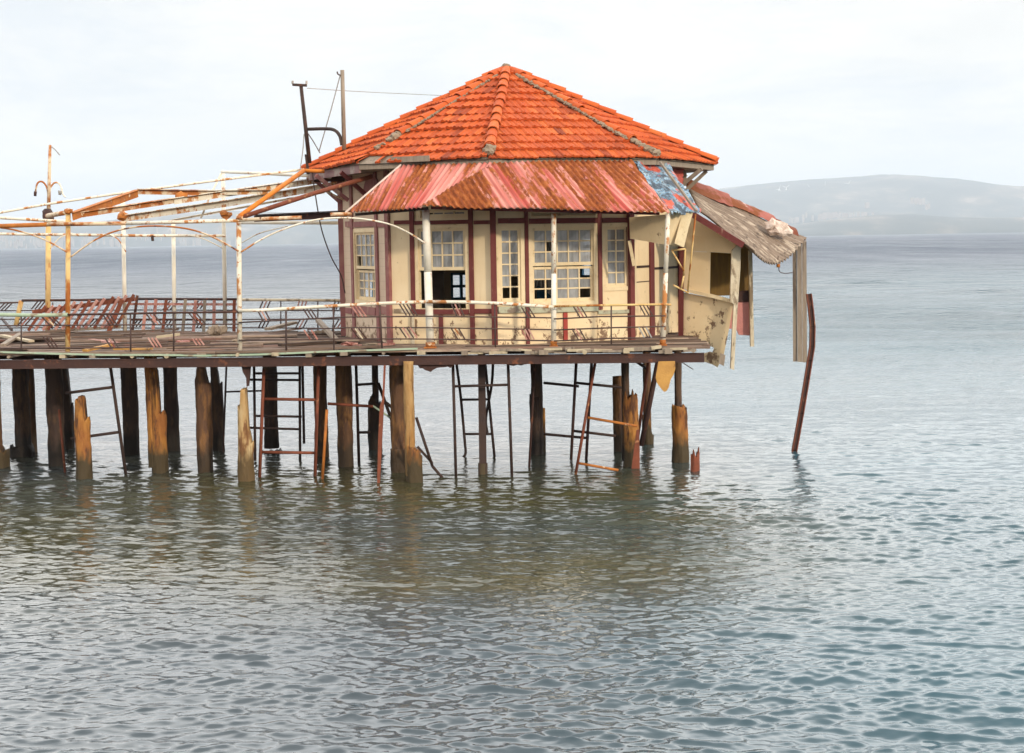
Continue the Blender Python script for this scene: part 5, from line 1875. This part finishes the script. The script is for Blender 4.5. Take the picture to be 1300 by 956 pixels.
frame('iron_ladder', 'leaning black ladder inside the wide frame, its foot curled', depth_at(590, 580), [[(579.5, 461), (585, 505), (590, 560), (591, 575), (588, 581)], (616, 461, 628, 582), [(626, 461), (624, 490), (617, 530), (619, 552)]],
      [(585, 507.5, 620, 507), (590, 551, 625, 551)], 0.026, SD)
frame('brace_rod', 'thin rusty rod in front of the black pile with the splint', depth_at(672, 594), [(679, 461, 671.5, 600)], [], 0.022, M['rust_dark'], 'rod')
frame('brace_pipe', 'upper dark crossbar from the splinted pile to the short brown pile', depth_at(710, 580), [(690, 486, 735, 490.5), (731, 486, 796, 492.5)], [], 0.026, SD, 'pipe')
frame('brace_pipe', 'lower dark crossbar from the splinted pile to the short brown pile', depth_at(710, 582), [(690, 551, 744, 556), (728, 547, 782, 553.5)], [], 0.026, SD, 'pipe')
frame('iron_ladder', 'tall dark ladder rails behind the leaning rusty rail', depth_at(728, 584), [(731.5, 461, 725, 584), (751, 461, 743.5, 596)], [], 0.028, M['rust_dark'])
frame('iron_ladder', 'leaning rusty ladder rail with two orange rungs', depth_at(731, 602), [(755.5, 461, 730.5, 604)], [(746, 530, 809, 541), (734, 588, 785, 597)], 0.026, RR, rm=M['rust_orange'])
mb = MB()
Yd = depth_at(806, 594) - 0.06
mb.slab([P(808, 546, Yd), P(811.5, 545, Yd), P(812, 600, Yd), P(800, 606, Yd), P(804, 575, Yd)], (0, -1, 0), 0.05)
tag(mb.build('rust_prop', RR, None), 'wedge of rusty steel leaning on the foot of the sunlit orange pile', 'prop')
frame('slanted_prop', 'thin rusty prop slanting to the foot of the sunlit orange pile', depth_at(810, 580), [(823.5, 458, 809, 560)], [], 0.030, RR, 'prop')
rt = frame('slanted_prop', 'thick brown prop slanting down from the deck corner', depth_at(812, 575), [(835.5, 458, 814, 566)], [], 0.050, M['rust_dark'], 'prop')
frame('brace_rod', 'short dark knee brace under the deck beam by the slanted props', depth_at(822, 570), [(808, 459, 821, 468)], [], 0.030, SD, 'strut')
frame('brace_rod', 'fine wire sticking out under the deck corner', 27.6, [(866, 460, 880, 469)], [], 0.008, M['wire'], 'wire')
# hanging yellow board
mb = MB()
Yd = 26.7
mb.slab([P(836, 459, Yd), P(857, 458.5, Yd), P(857.5, 468, Yd), P(855, 476, Yd), P(851.5, 482, Yd), P(849, 492, Yd), P(846, 496.5, Yd), P(843, 497.5, Yd), P(839, 493, Yd), P(834, 486, Yd), P(832.5, 479, Yd)], (0, 1, 0), 0.05)
tag(mb.build('hanging_board', M['yellow_board'], None), 'ragged yellow board hanging below the deck corner', 'board')
# rust lump hanging over the pale spiked stump
mb = MB()
Yd = depth_at(313, 611) + 0.1
mb.slab([P(306, 462, Yd), P(318, 462, Yd), P(317, 478, Yd), P(315.5, 490, Yd), P(313, 491, Yd), P(312.5, 480, Yd), P(308, 472, Yd)], (0, 1, 0), 0.08)
mb.build('rust_flake', M['rust_dark'], pier)
# bent steel column in the water on the right
Yc = depth_at(1008, 573)
rt = empty('bent_column', W(1008, 573), 'bent rusty steel column standing alone in the water right of the pavilion', 'column')
pts = [(1006, 600), (1008.5, 572), (1017, 525), (1024.5, 480), (1028, 458), (1031, 440), (1031.5, 415), (1029.5, 394), (1027, 374)]
pw = [P(x, y, Yc) for x, y in pts]
mb = MB()
for a, c_ in zip(pw[:-1], pw[1:]):
    mb.bar(a, c_ + (c_ - a).normalized() * 0.015, 0.040, 0.10, (1, 0, 0))
mb.build('web', M['rust_dark'], rt)
for off in (-0.042, 0.042):
    mb = MB()
    pq = [p + v3(off, 0, 0) for p in pw]
    for a, c_ in zip(pq[:-1], pq[1:]):
        mb.bar(a, c_ + (c_ - a).normalized() * 0.012, 0.10, 0.018, (1, 0, 0))
    mb.build('flange', RR, rt)

# ------------------------------------------------------------------ haze
HZ = 0.000105
m = bpy.data.materials.new('sea_haze')
m.use_nodes = True
nt = m.node_tree
nt.nodes.remove(nt.nodes['Principled BSDF'])
pv = N(nt, 'ShaderNodeVolumePrincipled')
pv.inputs['Color'].default_value = (0.79, 0.89, 1.0, 1)
pv.inputs['Density'].default_value = HZ
pv.inputs['Anisotropy'].default_value = 0.0
nt.links.new(pv.outputs[0], nt.nodes['Material Output'].inputs['Volume'])
HAZE = True
if HAZE:
    mb = MB()
    mb.hexa([v3(-9000, -80, -4), v3(9000, -80, -4), v3(9000, 16500, -4), v3(-9000, 16500, -4)],
            [v3(-9000, -80, 620), v3(9000, -80, 620), v3(9000, 16500, 620), v3(-9000, 16500, 620)])
    o = mb.build('haze', m, None)
    o['kind'] = 'stuff'
    o['label'] = 'thin pale sea haze over the water'

# ------------------------------------------------------------------ light and sky
AZ, EL = 38.0, 17.0                # sun behind the camera, to the right
sd = Vector((math.sin(R(AZ)) * math.cos(R(EL)), -math.cos(R(AZ)) * math.cos(R(EL)), math.sin(R(EL))))
sl = bpy.data.lights.new('sun', 'SUN')
sl.energy = 2.5
sl.angle = R(3.0)
sl.color = (1.0, 0.87, 0.68)
so = bpy.data.objects.new('sun', sl)
col.objects.link(so)
so.rotation_euler = (-sd).to_track_quat('-Z', 'Y').to_euler()
so.location = (20, -20, 30)

wd = bpy.data.worlds.new('World')
scene.world = wd
wd.use_nodes = True
nt = wd.node_tree
bg = nt.nodes['Background']
sky = N(nt, 'ShaderNodeTexSky')
sky.sky_type = 'NISHITA'
sky.sun_disc = False
sky.sun_elevation = R(EL)
sky.sun_rotation = R(180 - AZ)
sky.air_density = 1.0
sky.dust_density = 1.5
tc = N(nt, 'ShaderNodeTexCoord')
mp = N(nt, 'ShaderNodeMapping')
mp.inputs['Scale'].default_value = (1.0, 1.0, 3.4)
nt.links.new(tc.outputs['Generated'], mp.inputs['Vector'])
cl = noise(nt, mp.outputs[0], 3.2, 8, 0.58, 0.3)
cover = ramp(nt, cl, [(0.36, 0.84), (0.56, 1.0)])
cl2 = noise(nt, mp.outputs[0], 5.0, 8, 0.62, 0.4)
CLOUD = 10.8
SKY_BOOST = 3.0
tone = ramp(nt, cl2, [(0.36, (0.865, 0.89, 0.92)), (0.56, (1.03, 1.005, 0.965))])
sc_ = N(nt, 'ShaderNodeVectorMath', operation='SCALE')
sc_.inputs['Scale'].default_value = CLOUD
nt.links.new(tone, sc_.inputs[0])
# brightness by elevation; a bright band added above the view, strongest out over the sea, lightens the water
sep = N(nt, 'ShaderNodeSeparateXYZ')
nt.links.new(tc.outputs['Generated'], sep.inputs[0])


def wspan(src, lo_, hi_, a_, b_):
    q = N(nt, 'ShaderNodeMapRange', interpolation_type='SMOOTHSTEP')
    q.inputs['From Min'].default_value = lo_
    q.inputs['From Max'].default_value = hi_
    q.inputs['To Min'].default_value = a_
    q.inputs['To Max'].default_value = b_
    nt.links.new(src, q.inputs['Value'])
    return q.outputs[0]


def wmul(x, y):
    q = N(nt, 'ShaderNodeMath', operation='MULTIPLY')
    for k, v_ in enumerate((x, y)):
        if isinstance(v_, (int, float)):
            q.inputs[k].default_value = v_
        else:
            nt.links.new(v_, q.inputs[k])
    return q.outputs[0]


sky_boost = wmul(wmul(wspan(sep.outputs['Z'], 0.16, 0.33, 0.0, SKY_BOOST), wspan(sep.outputs['Z'], 0.50, 0.78, 1.0, 0.30)), wspan(sep.outputs['Y'], -0.1, 0.6, 0.5, 1.0))
one = N(nt, 'ShaderNodeMath', operation='ADD')
one.inputs[1].default_value = 1.0
nt.links.new(sky_boost, one.inputs[0])
s3 = N(nt, 'ShaderNodeVectorMath', operation='SCALE')
nt.links.new(sc_.outputs[0], s3.inputs[0])
nt.links.new(one.outputs[0], s3.inputs['Scale'])
c = mix(nt, cover, sky.outputs[0], s3.outputs[0])
c = mix(nt, wspan(sep.outputs['Z'], -0.03, -0.01, 0.0, 1.0), (0.02, 0.03, 0.035), c)      # nothing shines from under the sea
nt.links.new(c, bg.inputs['Color'])
bg.inputs['Strength'].default_value = 0.10

scene.view_settings.view_transform = 'Standard'
scene.view_settings.look = 'None'
scene.view_settings.exposure = 0.0
scene.view_settings.gamma = 1.0
scene.view_settings.use_curve_mapping = False
scene.render.engine = 'CYCLES'
scene.cycles.use_denoising = True
scene.cycles.use_adaptive_sampling = False
scene.cycles.sample_clamp_indirect = 6.0
wd.cycles.sampling_method = 'MANUAL'
wd.cycles.sample_map_resolution = 1024
scene.cycles.max_bounces = 6
scene.cycles.volume_bounces = 0
scene.cycles.transparent_max_bounces = 8
scene.cycles.caustics_reflective = False
scene.cycles.caustics_refractive = False
for o in bpy.data.objects:
    if '_o' in o:
        del o['_o']
